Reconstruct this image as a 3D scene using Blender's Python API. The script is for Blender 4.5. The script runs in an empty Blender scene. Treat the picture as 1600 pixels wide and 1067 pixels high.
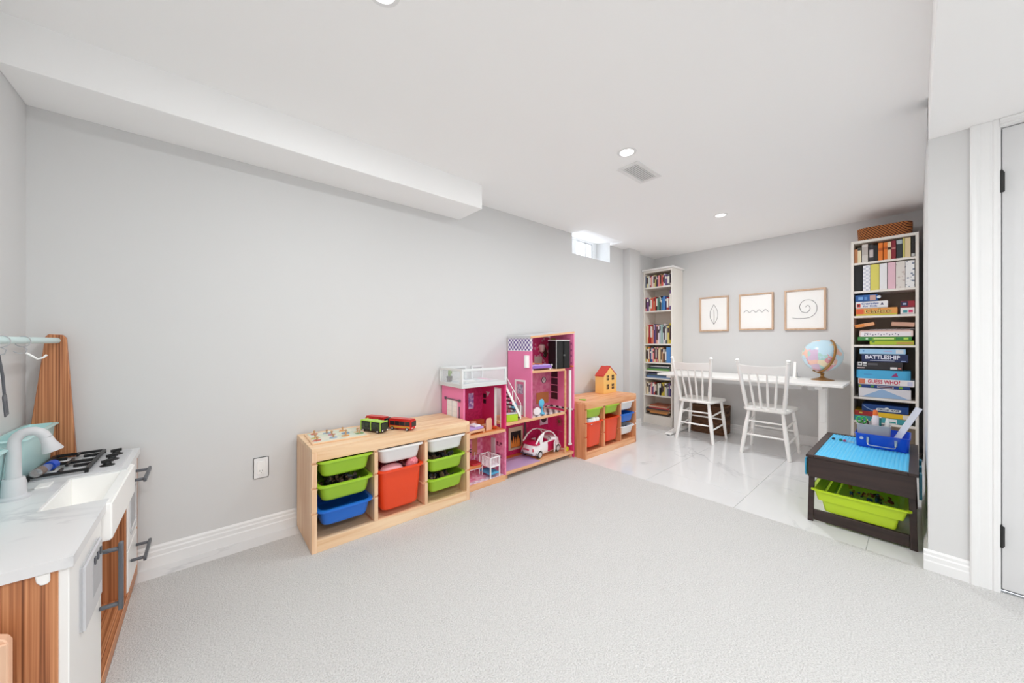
import bpy, bmesh, math, random
from mathutils import Vector, Matrix, Euler
random.seed(7)
sc = bpy.context.scene
COL = sc.collection
PI = math.pi

# ---------------------------------------------------------------- camera, world, exposure
cam = bpy.data.cameras.new('camera'); cam.sensor_width = 36.0; cam.lens = 36.0*550/1600
cam.clip_start = 0.02
camo = bpy.data.objects.new('camera', cam); COL.objects.link(camo)
camo.location = (0, 0, 1.06)
camo.rotation_euler = (PI/2, 0, math.atan2(.7543, .6565)-PI/2)
sc.camera = camo
sc.view_settings.view_transform = 'Standard'; sc.view_settings.look = 'None'
sc.view_settings.gamma = 1.0; sc.view_settings.use_curve_mapping = False
sc.view_settings.exposure = 0.11
w = bpy.data.worlds.new('sky'); sc.world = w; w.use_nodes = True
w.node_tree.nodes['Background'].inputs[0].default_value = (.86, .93, 1, 1)
w.node_tree.nodes['Background'].inputs[1].default_value = 11.0
LIGHTS = [(.432, 1.135, 2.194), (1.905, 1.14, 2.194), (3.49, 1.155, 2.194)]
HALL_FILL = [(-.05, -.8, 2.0), (.85, -.8, 2.0), (-.05, -2.3, 2.0), (.85, -2.3, 2.0)]  # unseen lamps added behind the camera to brighten the room
POT_W = (8.7, 8.6, 13.6)
HALL_FILL_W = 13.5
def area(name, loc, watts, size, col=(.972, .998, 1)):
    l = bpy.data.lights.new(name, 'AREA'); l.shape = 'DISK'; l.size = size; l.energy = watts; l.color = col
    o = bpy.data.objects.new(name, l); COL.objects.link(o); o.location = loc
    return o
for p, pw in zip(LIGHTS, POT_W): area('area_lamp', (p[0], p[1], p[2]-.012), pw, .09)
for p in HALL_FILL: area('area_lamp', (p[0], p[1], p[2]-.012), HALL_FILL_W, .09)
sc.cycles.max_bounces = 20; sc.cycles.diffuse_bounces = 16; sc.cycles.glossy_bounces = 4
sc.cycles.transmission_bounces = 8; sc.cycles.transparent_max_bounces = 12
sc.cycles.caustics_reflective = False; sc.cycles.caustics_refractive = False

# ---------------------------------------------------------------- materials
def lin(c):
    r = []
    for v in c[:3]:
        v = v/255.0
        r.append(v/12.92 if v <= .04045 else ((v+.055)/1.055)**2.4)
    return (r[0], r[1], r[2], 1)
MC = {}
def mat(name, c, rough=.5, metal=0.0, spec=.5, trans=0.0, alpha=1.0, emit=0.0, coat=0.0):
    key = (name,)
    if key in MC: return MC[key]
    m = bpy.data.materials.new(name); m.use_nodes = True
    b = m.node_tree.nodes['Principled BSDF']
    b.inputs['Base Color'].default_value = lin(c); b.inputs['Roughness'].default_value = rough
    b.inputs['Metallic'].default_value = metal; b.inputs['Specular IOR Level'].default_value = spec
    if trans: alpha = 1-trans*.92
    b.inputs['Alpha'].default_value = alpha
    b.inputs['Coat Weight'].default_value = coat
    if emit:
        b.inputs['Emission Color'].default_value = lin(c); b.inputs['Emission Strength'].default_value = emit
    MC[key] = m
    return m
def nodes(m): return m.node_tree.nodes, m.node_tree.links
def grained(name, c1, c2, axis='x', scale=6.0, stretch=14.0, rough=.5, c3=None, bands=False):
    """wood: noise stretched along the grain axis, in object coordinates"""
    if (name,) in MC: return MC[(name,)]
    m = mat(name, c1, rough); N, L = nodes(m); b = N['Principled BSDF']
    tc = N.new('ShaderNodeTexCoord'); mp = N.new('ShaderNodeMapping')
    s = [scale*stretch]*3; s['xyz'.index(axis)] = scale
    mp.inputs['Scale'].default_value = s
    n = N.new('ShaderNodeTexNoise'); n.inputs['Scale'].default_value = 1.0; n.inputs['Detail'].default_value = 3
    n.inputs['Distortion'].default_value = .35
    r = N.new('ShaderNodeValToRGB'); e = r.color_ramp.elements
    e[0].position = .34; e[0].color = lin(c2); e[1].position = .66; e[1].color = lin(c1)
    if c3:
        q = e.new(.5); q.color = lin(c3)
    L.new(tc.outputs['Object'], mp.inputs['Vector']); L.new(mp.outputs['Vector'], n.inputs['Vector'])
    L.new(n.outputs[0], r.inputs[0]); L.new(r.outputs[0], b.inputs['Base Color'])
    return m
def painted(name, c, rough=.6, bump=.02, scale=250):
    m = mat(name, c, rough); N, L = nodes(m); b = N['Principled BSDF']
    tc = N.new('ShaderNodeTexCoord'); n = N.new('ShaderNodeTexNoise'); n.inputs['Scale'].default_value = scale
    bp = N.new('ShaderNodeBump'); bp.inputs['Strength'].default_value = bump; bp.inputs['Distance'].default_value = .01
    L.new(tc.outputs['Object'], n.inputs['Vector']); L.new(n.outputs[0], bp.inputs['Height']); L.new(bp.outputs[0], b.inputs['Normal'])
    return m
def noisy(name, c1, c2, scale, rough=.7, bump=0.0, lo=.4, hi=.6, detail=3):
    m = mat(name, c1, rough); N, L = nodes(m); b = N['Principled BSDF']
    tc = N.new('ShaderNodeTexCoord'); n = N.new('ShaderNodeTexNoise'); n.inputs['Scale'].default_value = scale; n.inputs['Detail'].default_value = detail
    r = N.new('ShaderNodeValToRGB'); e = r.color_ramp.elements
    e[0].position = lo; e[0].color = lin(c1); e[1].position = hi; e[1].color = lin(c2)
    L.new(tc.outputs['Object'], n.inputs['Vector']); L.new(n.outputs[0], r.inputs[0]); L.new(r.outputs[0], b.inputs['Base Color'])
    if bump:
        bp = N.new('ShaderNodeBump'); bp.inputs['Strength'].default_value = bump; bp.inputs['Distance'].default_value = .01
        L.new(n.outputs[0], bp.inputs['Height']); L.new(bp.outputs[0], b.inputs['Normal'])
    return m
def marble(name, base, vein, scale=1.2, rough=.18, width=.025):
    m = mat(name, base, rough); N, L = nodes(m); b = N['Principled BSDF']
    tc = N.new('ShaderNodeTexCoord'); geo = N.new('ShaderNodeNewGeometry')
    n1 = N.new('ShaderNodeTexNoise'); n1.inputs['Scale'].default_value = scale; n1.inputs['Detail'].default_value = 6; n1.inputs['Distortion'].default_value = 1.1
    n1.inputs['Roughness'].default_value = .55
    sub = N.new('ShaderNodeMath'); sub.operation = 'SUBTRACT'; sub.inputs[1].default_value = .5
    ab = N.new('ShaderNodeMath'); ab.operation = 'ABSOLUTE'
    r = N.new('ShaderNodeValToRGB'); e = r.color_ramp.elements
    e[0].position = 0; e[0].color = (1, 1, 1, 1); e[1].position = width; e[1].color = (0, 0, 0, 1)
    n2 = N.new('ShaderNodeTexNoise'); n2.inputs['Scale'].default_value = scale*1.4
    r2 = N.new('ShaderNodeValToRGB'); r2.color_ramp.elements[0].position = .5; r2.color_ramp.elements[1].position = .72
    mul = N.new('ShaderNodeMath'); mul.operation = 'MULTIPLY'
    mx = N.new('ShaderNodeMix'); mx.data_type = 'RGBA'; mx.inputs['A'].default_value = lin(base); mx.inputs['B'].default_value = lin(vein)
    L.new(geo.outputs['Position'], n1.inputs['Vector']); L.new(geo.outputs['Position'], n2.inputs['Vector'])
    L.new(n1.outputs[0], sub.inputs[0]); L.new(sub.outputs[0], ab.inputs[0]); L.new(ab.outputs[0], r.inputs[0])
    L.new(n2.outputs[0], r2.inputs[0]); L.new(r.outputs[0], mul.inputs[0]); L.new(r2.outputs[0], mul.inputs[1])
    L.new(mul.outputs[0], mx.inputs['Factor']); L.new(mx.outputs['Result'], b.inputs['Base Color'])
    return m
def checkmat(name, c1, c2, scale, rough=.5, kind='checker'):
    m = mat(name, c1, rough); N, L = nodes(m); b = N['Principled BSDF']
    tc = N.new('ShaderNodeTexCoord')
    if kind == 'checker':
        n = N.new('ShaderNodeTexChecker'); n.inputs['Scale'].default_value = scale
        n.inputs['Color1'].default_value = lin(c1); n.inputs['Color2'].default_value = lin(c2)
        L.new(tc.outputs['Object'], n.inputs['Vector']); L.new(n.outputs[0], b.inputs['Base Color'])
    else:
        n = N.new('ShaderNodeTexVoronoi'); n.inputs['Scale'].default_value = scale
        r = N.new('ShaderNodeValToRGB'); r.color_ramp.elements[0].position = .28; r.color_ramp.elements[1].position = .36
        r.color_ramp.elements[0].color = lin(c2); r.color_ramp.elements[1].color = lin(c1)
        L.new(tc.outputs['Object'], n.inputs['Vector']); L.new(n.outputs['Distance'], r.inputs[0]); L.new(r.outputs[0], b.inputs['Base Color'])
    return m
def col(c, rough=.45):
    return mat('paint_%d_%d_%d' % tuple(c[:3]), c, rough)

W_WALL = painted('wall_paint', (215, 215, 215), .65)
W_CEIL = painted('ceiling_paint', (250, 250, 250), .8, .015)
W_TRIM = mat('trim_white', (234, 234, 234), .35)
W_DOOR = painted('door_white', (214, 214, 215), .4, .004)
W_CARPET = noisy('carpet_loop', (195, 194, 193), (228, 227, 226), 190, .95, .8, .3, .68, 4)
W_TILE = marble('marble_tile', (226, 226, 227), (182, 183, 187), 1.15, .12, .014)
W_GROUT = mat('grout', (214, 214, 215), .8)
PINEX = grained('pine_along', (244, 214, 178), (226, 184, 142), 'x', 2.2, 16, .45)
PINEZ = grained('pine_upright', (243, 208, 172), (222, 176, 136), 'z', 2.2, 16, .45)
PINEY = grained('pine_deep', (240, 204, 166), (220, 174, 132), 'y', 2.2, 16, .45)
PINE2X = grained('aged_pine_along', (240, 188, 144), (218, 150, 104), 'x', 2.2, 16, .45)
PINE2Z = grained('aged_pine_upright', (232, 168, 122), (200, 128, 84), 'z', 2.2, 16, .45)
WALNUTZ = grained('zebra_wood_upright', (214, 152, 106), (122, 70, 40), 'z', 1.1, 160, .45, (186, 120, 78))
WALNUTY = grained('zebra_wood_deep', (214, 152, 106), (122, 70, 40), 'y', 1.1, 160, .45, (186, 120, 78))
WHITE = mat('white_lacquer', (242, 241, 239), .3)
SHELFW = mat('shelf_white', (236, 231, 224), .4)
ESPRESSO = grained('espresso_wood', (56, 40, 37), (42, 29, 27), 'y', 4, 12, .38)
GREEN = mat('lime_plastic', (158, 200, 52), .35)
LIME = mat('bright_lime_plastic', (186, 216, 40), .35)
BLUEP = mat('blue_plastic', (30, 108, 208), .35)
REDP = mat('red_orange_plastic', (232, 72, 30), .35)
WHITEP = mat('white_plastic', (232, 232, 232), .35)
BLACK = mat('black_plastic', (24, 24, 25), .4)
DGREY = mat('dark_grey_plastic', (92, 94, 100), .4)
MGREY = mat('mid_grey_plastic', (176, 177, 181), .4)
LGREY = mat('light_grey_plastic', (205, 205, 208), .4)
MINT = mat('mint_plastic', (190, 226, 226), .35)
PALEMINT = mat('pale_mint', (206, 228, 227), .35)
STEEL = mat('brushed_steel', (190, 190, 192), .3, 1.0)
PINK = mat('dollhouse_pink', (242, 132, 178), .5)
HOTPINK = mat('dollhouse_hot_pink', (222, 56, 120), .5)
PALEPINK = noisy('dollhouse_pale_pink', (236, 150, 182), (226, 118, 160), 30, .5)
DOLLWOOD = grained('dollhouse_wood', (238, 190, 148), (222, 164, 118), 'x', 3, 14, .5)
BONE = mat('bone_white', (248, 247, 245), .4)

# ---------------------------------------------------------------- mesh building
class M:
    def __init__(s): s.v = []; s.f = []
    def add(s, vs, fs):
        n = len(s.v); s.v += [tuple(p) for p in vs]; s.f += [tuple(i+n for i in f) for f in fs]; return s
    def box(s, x0, x1, y0, y1, z0, z1):
        if x0 > x1: x0, x1 = x1, x0
        if y0 > y1: y0, y1 = y1, y0
        if z0 > z1: z0, z1 = z1, z0
        return s.add([(x0,y0,z0),(x1,y0,z0),(x1,y1,z0),(x0,y1,z0),(x0,y0,z1),(x1,y0,z1),(x1,y1,z1),(x0,y1,z1)],
              [(0,3,2,1),(4,5,6,7),(0,1,5,4),(1,2,6,5),(2,3,7,6),(3,0,4,7)])
    def prism(s, poly, axis, a, b):
        """poly: 2d points in the two remaining axes (xy order kept), extruded from a to b along axis"""
        def P(p, t): return {'x': (t, p[0], p[1]), 'y': (p[0], t, p[1]), 'z': (p[0], p[1], t)}[axis]
        n = len(poly)
        vs = [P(p, a) for p in poly]+[P(p, b) for p in poly]
        fs = [tuple(range(n))[::-1], tuple(range(n, 2*n))]+[(i, (i+1) % n, n+(i+1) % n, n+i) for i in range(n)]
        return s.add(vs, fs)
    def rings(s, rings, cap0=True, cap1=True, closed=False):
        n = len(rings[0]); vs = [p for r in rings for p in r]; fs = []
        m = len(rings)
        for k in range(m if closed else m-1):
            a = k*n; b = ((k+1) % m)*n
            for i in range(n): fs.append((a+i, a+(i+1) % n, b+(i+1) % n, b+i))
        if not closed:
            if cap0: fs.append(tuple(range(n))[::-1])
            if cap1: fs.append(tuple(range((m-1)*n, m*n)))
        return s.add(vs, fs)
    def tube(s, pts, r, n=10, closed=False, caps=True):
        pts = [Vector(p) for p in pts]; m = len(pts)
        rr = r if isinstance(r, (list, tuple)) else [r]*m
        up = None; R = []
        for i, p in enumerate(pts):
            if closed: t = (pts[(i+1) % m]-pts[i-1]).normalized()
            else: t = (pts[min(i+1, m-1)]-pts[max(i-1, 0)]).normalized()
            if up is None:
                up = Vector((0,0,1)) if abs(t.z) < .9 else Vector((1,0,0))
            a = (up-t*up.dot(t)).normalized(); up = a; b = t.cross(a)
            R.append([p+(a*math.cos(2*PI*k/n)+b*math.sin(2*PI*k/n))*rr[i] for k in range(n)])
        return s.rings(R, caps, caps, closed)
    def lathe(s, prof, n=16, c=(0,0,0), mtx=None):
        R = []
        for (r, z) in prof:
            ring = [Vector((max(r, 1e-5)*math.cos(2*PI*k/n), max(r, 1e-5)*math.sin(2*PI*k/n), z)) for k in range(n)]
            R.append([((mtx @ p) if mtx else p)+Vector(c) for p in ring])
        return s.rings(R)
    def xform(s, m):
        s.v = [tuple(m @ Vector(p)) for p in s.v]; return s
    def mesh(s, name, bevel=0, seg=1, smooth=30):
        me = bpy.data.meshes.new(name); me.from_pydata(s.v, [], s.f)
        bm = bmesh.new(); bm.from_mesh(me)
        bmesh.ops.recalc_face_normals(bm, faces=bm.faces)
        if bevel:
            es = [e for e in bm.edges if len(e.link_faces) == 2 and e.calc_face_angle(0) > .5]
            if es: bmesh.ops.bevel(bm, geom=es, offset=bevel, segments=seg, affect='EDGES', clamp_overlap=True)
        bm.to_mesh(me); bm.free()
        if smooth:
            me.polygons.foreach_set('use_smooth', [True]*len(me.polygons))
            me.set_sharp_from_angle(angle=math.radians(smooth))
        return me
    def obj(s, name, m, parent=None, bevel=0, seg=1, smooth=30, loc=None, rot=None, world=False):
        if isinstance(parent, (int, float)): bevel, parent = parent, None
        if world and parent is not None:
            r = parent; off = Vector((0,0,0))
            while r is not None: off += r.location; r = r.parent
            s.v = [tuple(Vector(p)-off) for p in s.v]
        me = s.mesh(name, bevel, seg, smooth); me.materials.append(m)
        return put(name, me, parent, loc, rot)
def put(name, me, parent=None, loc=None, rot=None):
    o = bpy.data.objects.new(name, me); COL.objects.link(o)
    if parent is not None: o.parent = parent
    if loc is not None: o.location = loc
    if rot is not None: o.rotation_euler = rot
    return o
def thing(name, label, cat, loc=(0,0,0), rz=0, group=None):
    o = bpy.data.objects.new(name, None); COL.objects.link(o); o.empty_display_size = .05
    o.location = loc; o.rotation_euler = (0, 0, rz)
    return tag(o, label, cat, group)
def tag(o, label, cat, group=None):
    o['label'] = label; o['category'] = cat
    if group: o['group'] = group
    return o
def struct(o): o['kind'] = 'structure'; return o
def kids(o): return [c for c in bpy.data.objects if c.parent == o]
KID = {}
def copy_tree(o, parent=None):
    c = o.copy(); COL.objects.link(c)
    if parent is not None: c.parent = parent; c.matrix_parent_inverse = o.matrix_parent_inverse.copy()
    for ch in list(o.children): copy_tree(ch, c)
    return c
def box(x0, x1, y0, y1, z0, z1): return M().box(x0, x1, y0, y1, z0, z1)
FX = Matrix(((0,0,-1,0),(-1,0,0,0),(0,1,0,0),(0,0,0,1)))   # text facing -X
FY = Matrix(((1,0,0,0),(0,0,-1,0),(0,1,0,0),(0,0,0,1)))    # text facing -Y
def text(s, h, m, parent, mtx, name='lettering', wmax=None, bold=.0, align='CENTER'):
    c = bpy.data.curves.new(name, 'FONT'); c.body = s; c.size = h*1.4; c.align_x = align; c.align_y = 'CENTER'
    c.extrude = .0003; c.offset = bold; c.resolution_u = 2
    t = bpy.data.objects.new(name, c); COL.objects.link(t)
    dg = bpy.context.evaluated_depsgraph_get()
    me = bpy.data.meshes.new_from_object(t.evaluated_get(dg)); bpy.data.objects.remove(t)
    xs = [v.co.x for v in me.vertices]
    sx = 1.0
    if wmax and xs and (max(xs)-min(xs)) > 0: sx = wmax/(max(xs)-min(xs))
    me.transform(mtx @ Matrix.Diagonal((sx, 1, 1, 1)))
    me.materials.clear(); me.materials.append(m); me.name = name
    return put(name, me, parent)
def rrect(w, d, r, z, cx=0, cy=0, n=4):
    pts = []
    r = min(r, w/2-.0005, d/2-.0005)
    for (sx, sy, a0) in ((1,1,0),(-1,1,PI/2),(-1,-1,PI),(1,-1,1.5*PI)):
        for k in range(n+1):
            a = a0+k*PI/2/n
            pts.append(Vector((cx+sx*(w/2-r)+r*math.cos(a), cy+sy*(d/2-r)+r*math.sin(a), z)))
    return pts
def tub(wt, dt, wb, db, h, r, rim=.012, t=.003, rimz=.012, lift=.012):
    """open tapered tub (mesh) and its turned-out rim (mesh); base centre at origin"""
    a = M(); R = []
    R.append(rrect(wb-2*lift, db-2*lift, r, 0)); R.append(rrect(wb-.5*lift, db-.5*lift, r, lift*.35)); R.append(rrect(wb, db, r, lift))
    R.append(rrect(wt, dt, r, h-.002))
    R.append(rrect(wt-2*t, dt-2*t, r, h-.002)); R.append(rrect(wb-2*t, db-2*t, r, lift)); R.append(rrect(wb-2*lift, db-2*lift, r, t))
    a.rings(R)
    b = M(); q = []
    q.append(rrect(wt+.001, dt+.001, r, h-rimz)); q.append(rrect(wt+2*rim, dt+2*rim, r+rim*.5, h-rimz*.9)); q.append(rrect(wt+2*rim, dt+2*rim, r+rim*.5, h-.002))
    q.append(rrect(wt+1.4*rim, dt+1.4*rim, r+rim*.4, h)); q.append(rrect(wt-2*t, dt-2*t, r, h)); q.append(rrect(wt-2*t, dt-2*t, r, h-rimz))
    b.rings(q, closed=True)
    return a, b

# ---------------------------------------------------------------- room shell
XC, YA, XB, XD, YE, ZC, ZS, ZF = -.55, 2.372, 4.66, 2.54, -.036, 2.194, 2.0, -.006
YBK = -3.4
fl = struct(box(XC-.1, XB+.1, YBK-.1, YA+.1, ZF-.12, ZF-.004).obj('floor', W_GROUT, smooth=0))
# marble tiles as separate pieces
g = .0012
ys = [-.43+.6*k for k in range(6)]
for k in range(5):
    xo = [XD-.9, XD+.3, XD+1.5, XD+2.7] if k % 2 == 0 else [XD-.3, XD+.9, XD+2.1, XD+3.3]
    y0, y1 = max(ys[k], YE-.02), min(ys[k+1], YA)
    for j in range(3):
        x0, x1 = max(xo[j], XD-.25), min(xo[j+1], XB)
        if x1-x0 > .05 and y1-y0 > .02: box(x0+g, x1-g, y0+g, y1-g, ZF-.004, ZF).obj('tile', W_TILE, fl, .0006, world=True)
for j in range(3):
    x0, x1 = XC+j*1.0, min(XC+(j+1)*1.0, XD-.25)
    if x1 > x0: box(x0+g, x1-g, YA-.2, YA, ZF-.004, ZF).obj('tile', W_TILE, fl, .0006, world=True)
cp = M().box(XC, XD, YBK, 2.24, ZF-.003, 0).obj('carpet', W_CARPET, smooth=0)
tag(cp, 'pale grey looped carpet covering most of the playroom floor', 'carpet')

WX0, WX1, WZ = 2.90, 3.594, 1.985
wa = M(); T = .36
wa.box(XC-.1, WX0, YA, YA+T, ZF-.1, ZC+.3); wa.box(WX1, XB+.1, YA, YA+T, ZF-.1, ZC+.3); wa.box(WX0, WX1, YA, YA+T, ZF-.1, WZ)
struct(wa.obj('wall_back', W_WALL, smooth=0))
struct(box(XB, XB+.1, YE-.1, YA, ZF-.1, ZC).obj('wall_far', W_WALL, smooth=0))
struct(box(XC-.1, XC, YBK-.1, YA, ZF-.1, ZC).obj('wall_left', W_WALL, smooth=0))
struct(box(XD+.1, XB, YE-.1, YE, ZF-.1, ZC).obj('wall_alcove', W_WALL, .004, smooth=0))
DY0, DY1, DZ = -.235, -.99, 1.965
wd = M(); wd.box(XD, XD+.1, DY0+.01, YE, ZF-.1, ZC); wd.box(XD, XD+.1, YBK-.1, DY1-.01, ZF-.1, ZC); wd.box(XD, XD+.1, DY1-.01, DY0+.01, DZ+.01, ZC)
struct(wd.obj('wall_right', W_WALL, smooth=0))
struct(box(XC-.1, XD, YBK-.1, YBK, ZF-.1, ZC).obj('wall_front', W_WALL, smooth=0))
ce = M(); NY = 2.2
ce.box(XC-.1, WX0, YE-.1, YA, ZC, ZC+.12); ce.box(WX1, XB+.1, YE-.1, YA, ZC, ZC+.12); ce.box(WX0, WX1, YE-.1, NY, ZC, ZC+.12)
struct(ce.obj('ceiling', W_CEIL, smooth=0))
struct(box(XC-.1, XD+.1, YBK-.1, YE, ZS, ZC+.12).obj('soffit', W_CEIL, .003, smooth=0))
struct(box(XC, 1.512, 2.066, YA, 2.02, ZC).obj('bulkhead', W_CEIL, .002, smooth=0))
struct(box(3.884, 4.125, 2.285, YA, ZF, ZC).obj('column', W_WALL, .003, smooth=0))
# window in a recess that cuts up into the ceiling
WY = 2.56
w1 = bpy.data.objects.new('window_1', None); COL.objects.link(w1); struct(w1); w1.location = (WX0, WY, WZ)
rv = M()
rv.prism([(NY+.002, ZC+.001), (WY+.04, ZC+.06), (WY+.04, ZC+.1), (NY+.002, ZC+.04)], 'x', WX0+.0005, WX1-.0005)
rv.obj('recess_lining', W_CEIL, w1, world=True, smooth=0)
box(WX0, WX1, YA+.002, WY, WZ, WZ+.006).obj('sill', W_TRIM, w1, .002, world=True)
fr = M(); z0, z1 = WZ+.006, ZC+.06
fr.box(WX0, WX0+.035, WY, WY+.05, z0, z1); fr.box(WX1-.085, WX1, WY, WY+.05, z0, z1); fr.box(WX0+.035, WX1-.085, WY, WY+.05, z0, z0+.03); fr.box(WX0+.035, WX1-.085, WY, WY+.05, z1-.03, z1); fr.box(3.13, 3.215, WY+.002, WY+.048, z0+.03, z1-.03)
fr.obj('window_frame', W_TRIM, w1, .003, world=True)
box(3.37, 3.41, WY+.008, WY+.045, z0+.03, z1-.03).obj('meeting_stile', W_TRIM, w1, .003, world=True)
gk = M(); gk.box(3.215, WX1-.085, WY+.004, WY+.008, z1-.037, z1-.03); gk.box(WX1-.092, WX1-.085, WY+.004, WY+.008, z0+.03, z1-.037)
gk.obj('gasket', DGREY, w1, world=True)
GLASS = mat('window_glass', (250, 253, 255), .02, 0, .5, 1.0)
for xa, xb in ((WX0+.035, 3.13), (3.215, 3.37)): box(xa, xb, WY+.02, WY+.024, z0+.03, z1-.03).obj('pane', GLASS, w1, world=True)
box(3.41, WX1-.085, WY+.02, WY+.024, z0+.03, z1-.03).obj('pane', GLASS, w1, world=True)
# window well outside
ww = M(); ww.box(WX0-.3, WX1+.3, 3.05, 3.1, WZ-.3, ZC+.25)
struct(ww.obj('window_well', mat('galvanised_well', (214, 216, 220), .6)))

# baseboards
PROF = [(0,0),(.014,0),(.014,.048),(.0115,.054),(.0115,.072),(.0075,.078),(.0075,.090),(.003,.099),(0,.099)]
def baseboard(name, axis, a, b, wallpos, sgn):
    struct(M().prism([(wallpos+sgn*q, ZF+z) for q, z in PROF], axis, a, b).obj(name, W_TRIM, smooth=20))
baseboard('baseboard_back', 'x', XC, 3.884, YA, -1)
baseboard('baseboard_column', 'x', 3.872, 4.137, 2.285, -1)
baseboard('baseboard_far', 'y', YE, YA, XB, -1)
baseboard('baseboard_alcove', 'x', XD, XB-.015, YE, 1)
baseboard('baseboard_right', 'y', YE+.014, -.155, XD, -1)
# door with casing
d1 = bpy.data.objects.new('door_1', None); COL.objects.link(d1); struct(d1); d1.location = (XD, DY0, 0)
box(XD+.006, XD+.041, DY1+.003, DY0-.003, .012, DZ-.003).obj('door_panel', W_DOOR, d1, .002, world=True)
jm = M(); jm.box(XD-.001, XD+.09, DY0, DY0+.012, ZF, DZ+.012); jm.box(XD-.001, XD+.09, DY1-.012, DY1, ZF, DZ+.012); jm.box(XD-.001, XD+.09, DY1, DY0, DZ, DZ+.012)
jm.obj('door_jamb', W_TRIM, d1, world=True)
box(XD+.042, XD+.05, DY1, DY0, ZF, DZ).obj('door_stop', DGREY, d1, world=True)
CP = [(0,0),(.010,0),(.014,.006),(.014,.016),(.010,.02),(.013,.028),(.013,.05),(.017,.056),(.019,.064),(.019,.074),(.016,.078),(0,.078)]
M().prism([(XD-q, DY0+.003+t) for q, t in CP], 'z', ZF, ZS-.001).obj('door_casing', W_TRIM, d1, world=True, smooth=20)
M().prism([(XD-q, DZ+.003+t*.4) for q, t in CP], 'y', DY1, DY0+.003).obj('door_casing', W_TRIM, d1, world=True, smooth=20)
for zc in (1.735, .235):
    hg = M(); hg.tube([(XD-.004, DY0-.001, zc-.045), (XD-.004, DY0-.001, zc+.045)], .006, 10); hg.tube([(XD-.004, DY0-.001, zc+.045), (XD-.004, DY0-.001, zc+.052)], [.0045, .002], 8)
    hg.box(XD+.001, XD+.005, DY0-.010, DY0+.006, zc-.042, zc+.042)
    hg.obj('hinge', BLACK, d1, .0008, world=True)

# recessed lights, added fill lights and air vent
for i, p in enumerate(LIGHTS+HALL_FILL):
    lb = ['small round recessed ceiling light nearest the camera, at the top edge', 'round recessed ceiling light beside the air vent', 'round recessed ceiling light furthest back, nearest the desk'][i] if i < 3 else 'unseen fill light added in the lowered ceiling behind the camera, %s' % ['near row left', 'near row right', 'far row left', 'far row right'][i-3]
    t = thing('ceiling_light', lb, 'light', (p[0], p[1], p[2]), 0, 'recessed ceiling lights' if i < 3 else 'fill lights added behind the camera')
    M().rings([[Vector((r*math.cos(2*PI*k/28), r*math.sin(2*PI*k/28), z)) for k in range(28)] for r, z in ((.038, 0), (.056, -.0002), (.054, -.0025), (.040, -.0035), (.038, -.001))], closed=True).obj('trim_ring', W_TRIM, t)
    M().lathe([(.0001, -.0014), (.0379, -.0014), (.0379, -.0003), (.0001, -.0003)], 28).obj('diffuser', mat('lamp_glow', (255, 252, 246), .5, emit=14.0), t)
vt = thing('ceiling_vent', 'white slatted rectangular air vent set in the ceiling', 'vent', (2.197, 1.222, ZC))
vx, vy = .155, .078
f = M()
f.box(-vx, vx, -vy, -vy+.028, -.006, 0); f.box(-vx, vx, vy-.028, vy, -.006, 0); f.box(-vx, -vx+.03, -vy+.028, vy-.028, -.006, 0); f.box(vx-.03, vx, -vy+.028, vy-.028, -.006, 0)
f.obj('frame', W_TRIM, vt, .0015)
box(-vx+.03, vx-.03, -vy+.028, vy-.028, -.0015, 0).obj('duct', mat('duct_grey', (190, 190, 190), .7), vt)
sl = M().box(-vx+.03, vx-.03, -.0045, .0045, -.0006, .0006).mesh('slat', 0); sl.materials.append(W_TRIM)
for k in range(7): put('slat', sl, vt, (0, -vy+.036+k*.0140, -.0038), (math.radians(12), 0, 0))
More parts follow.
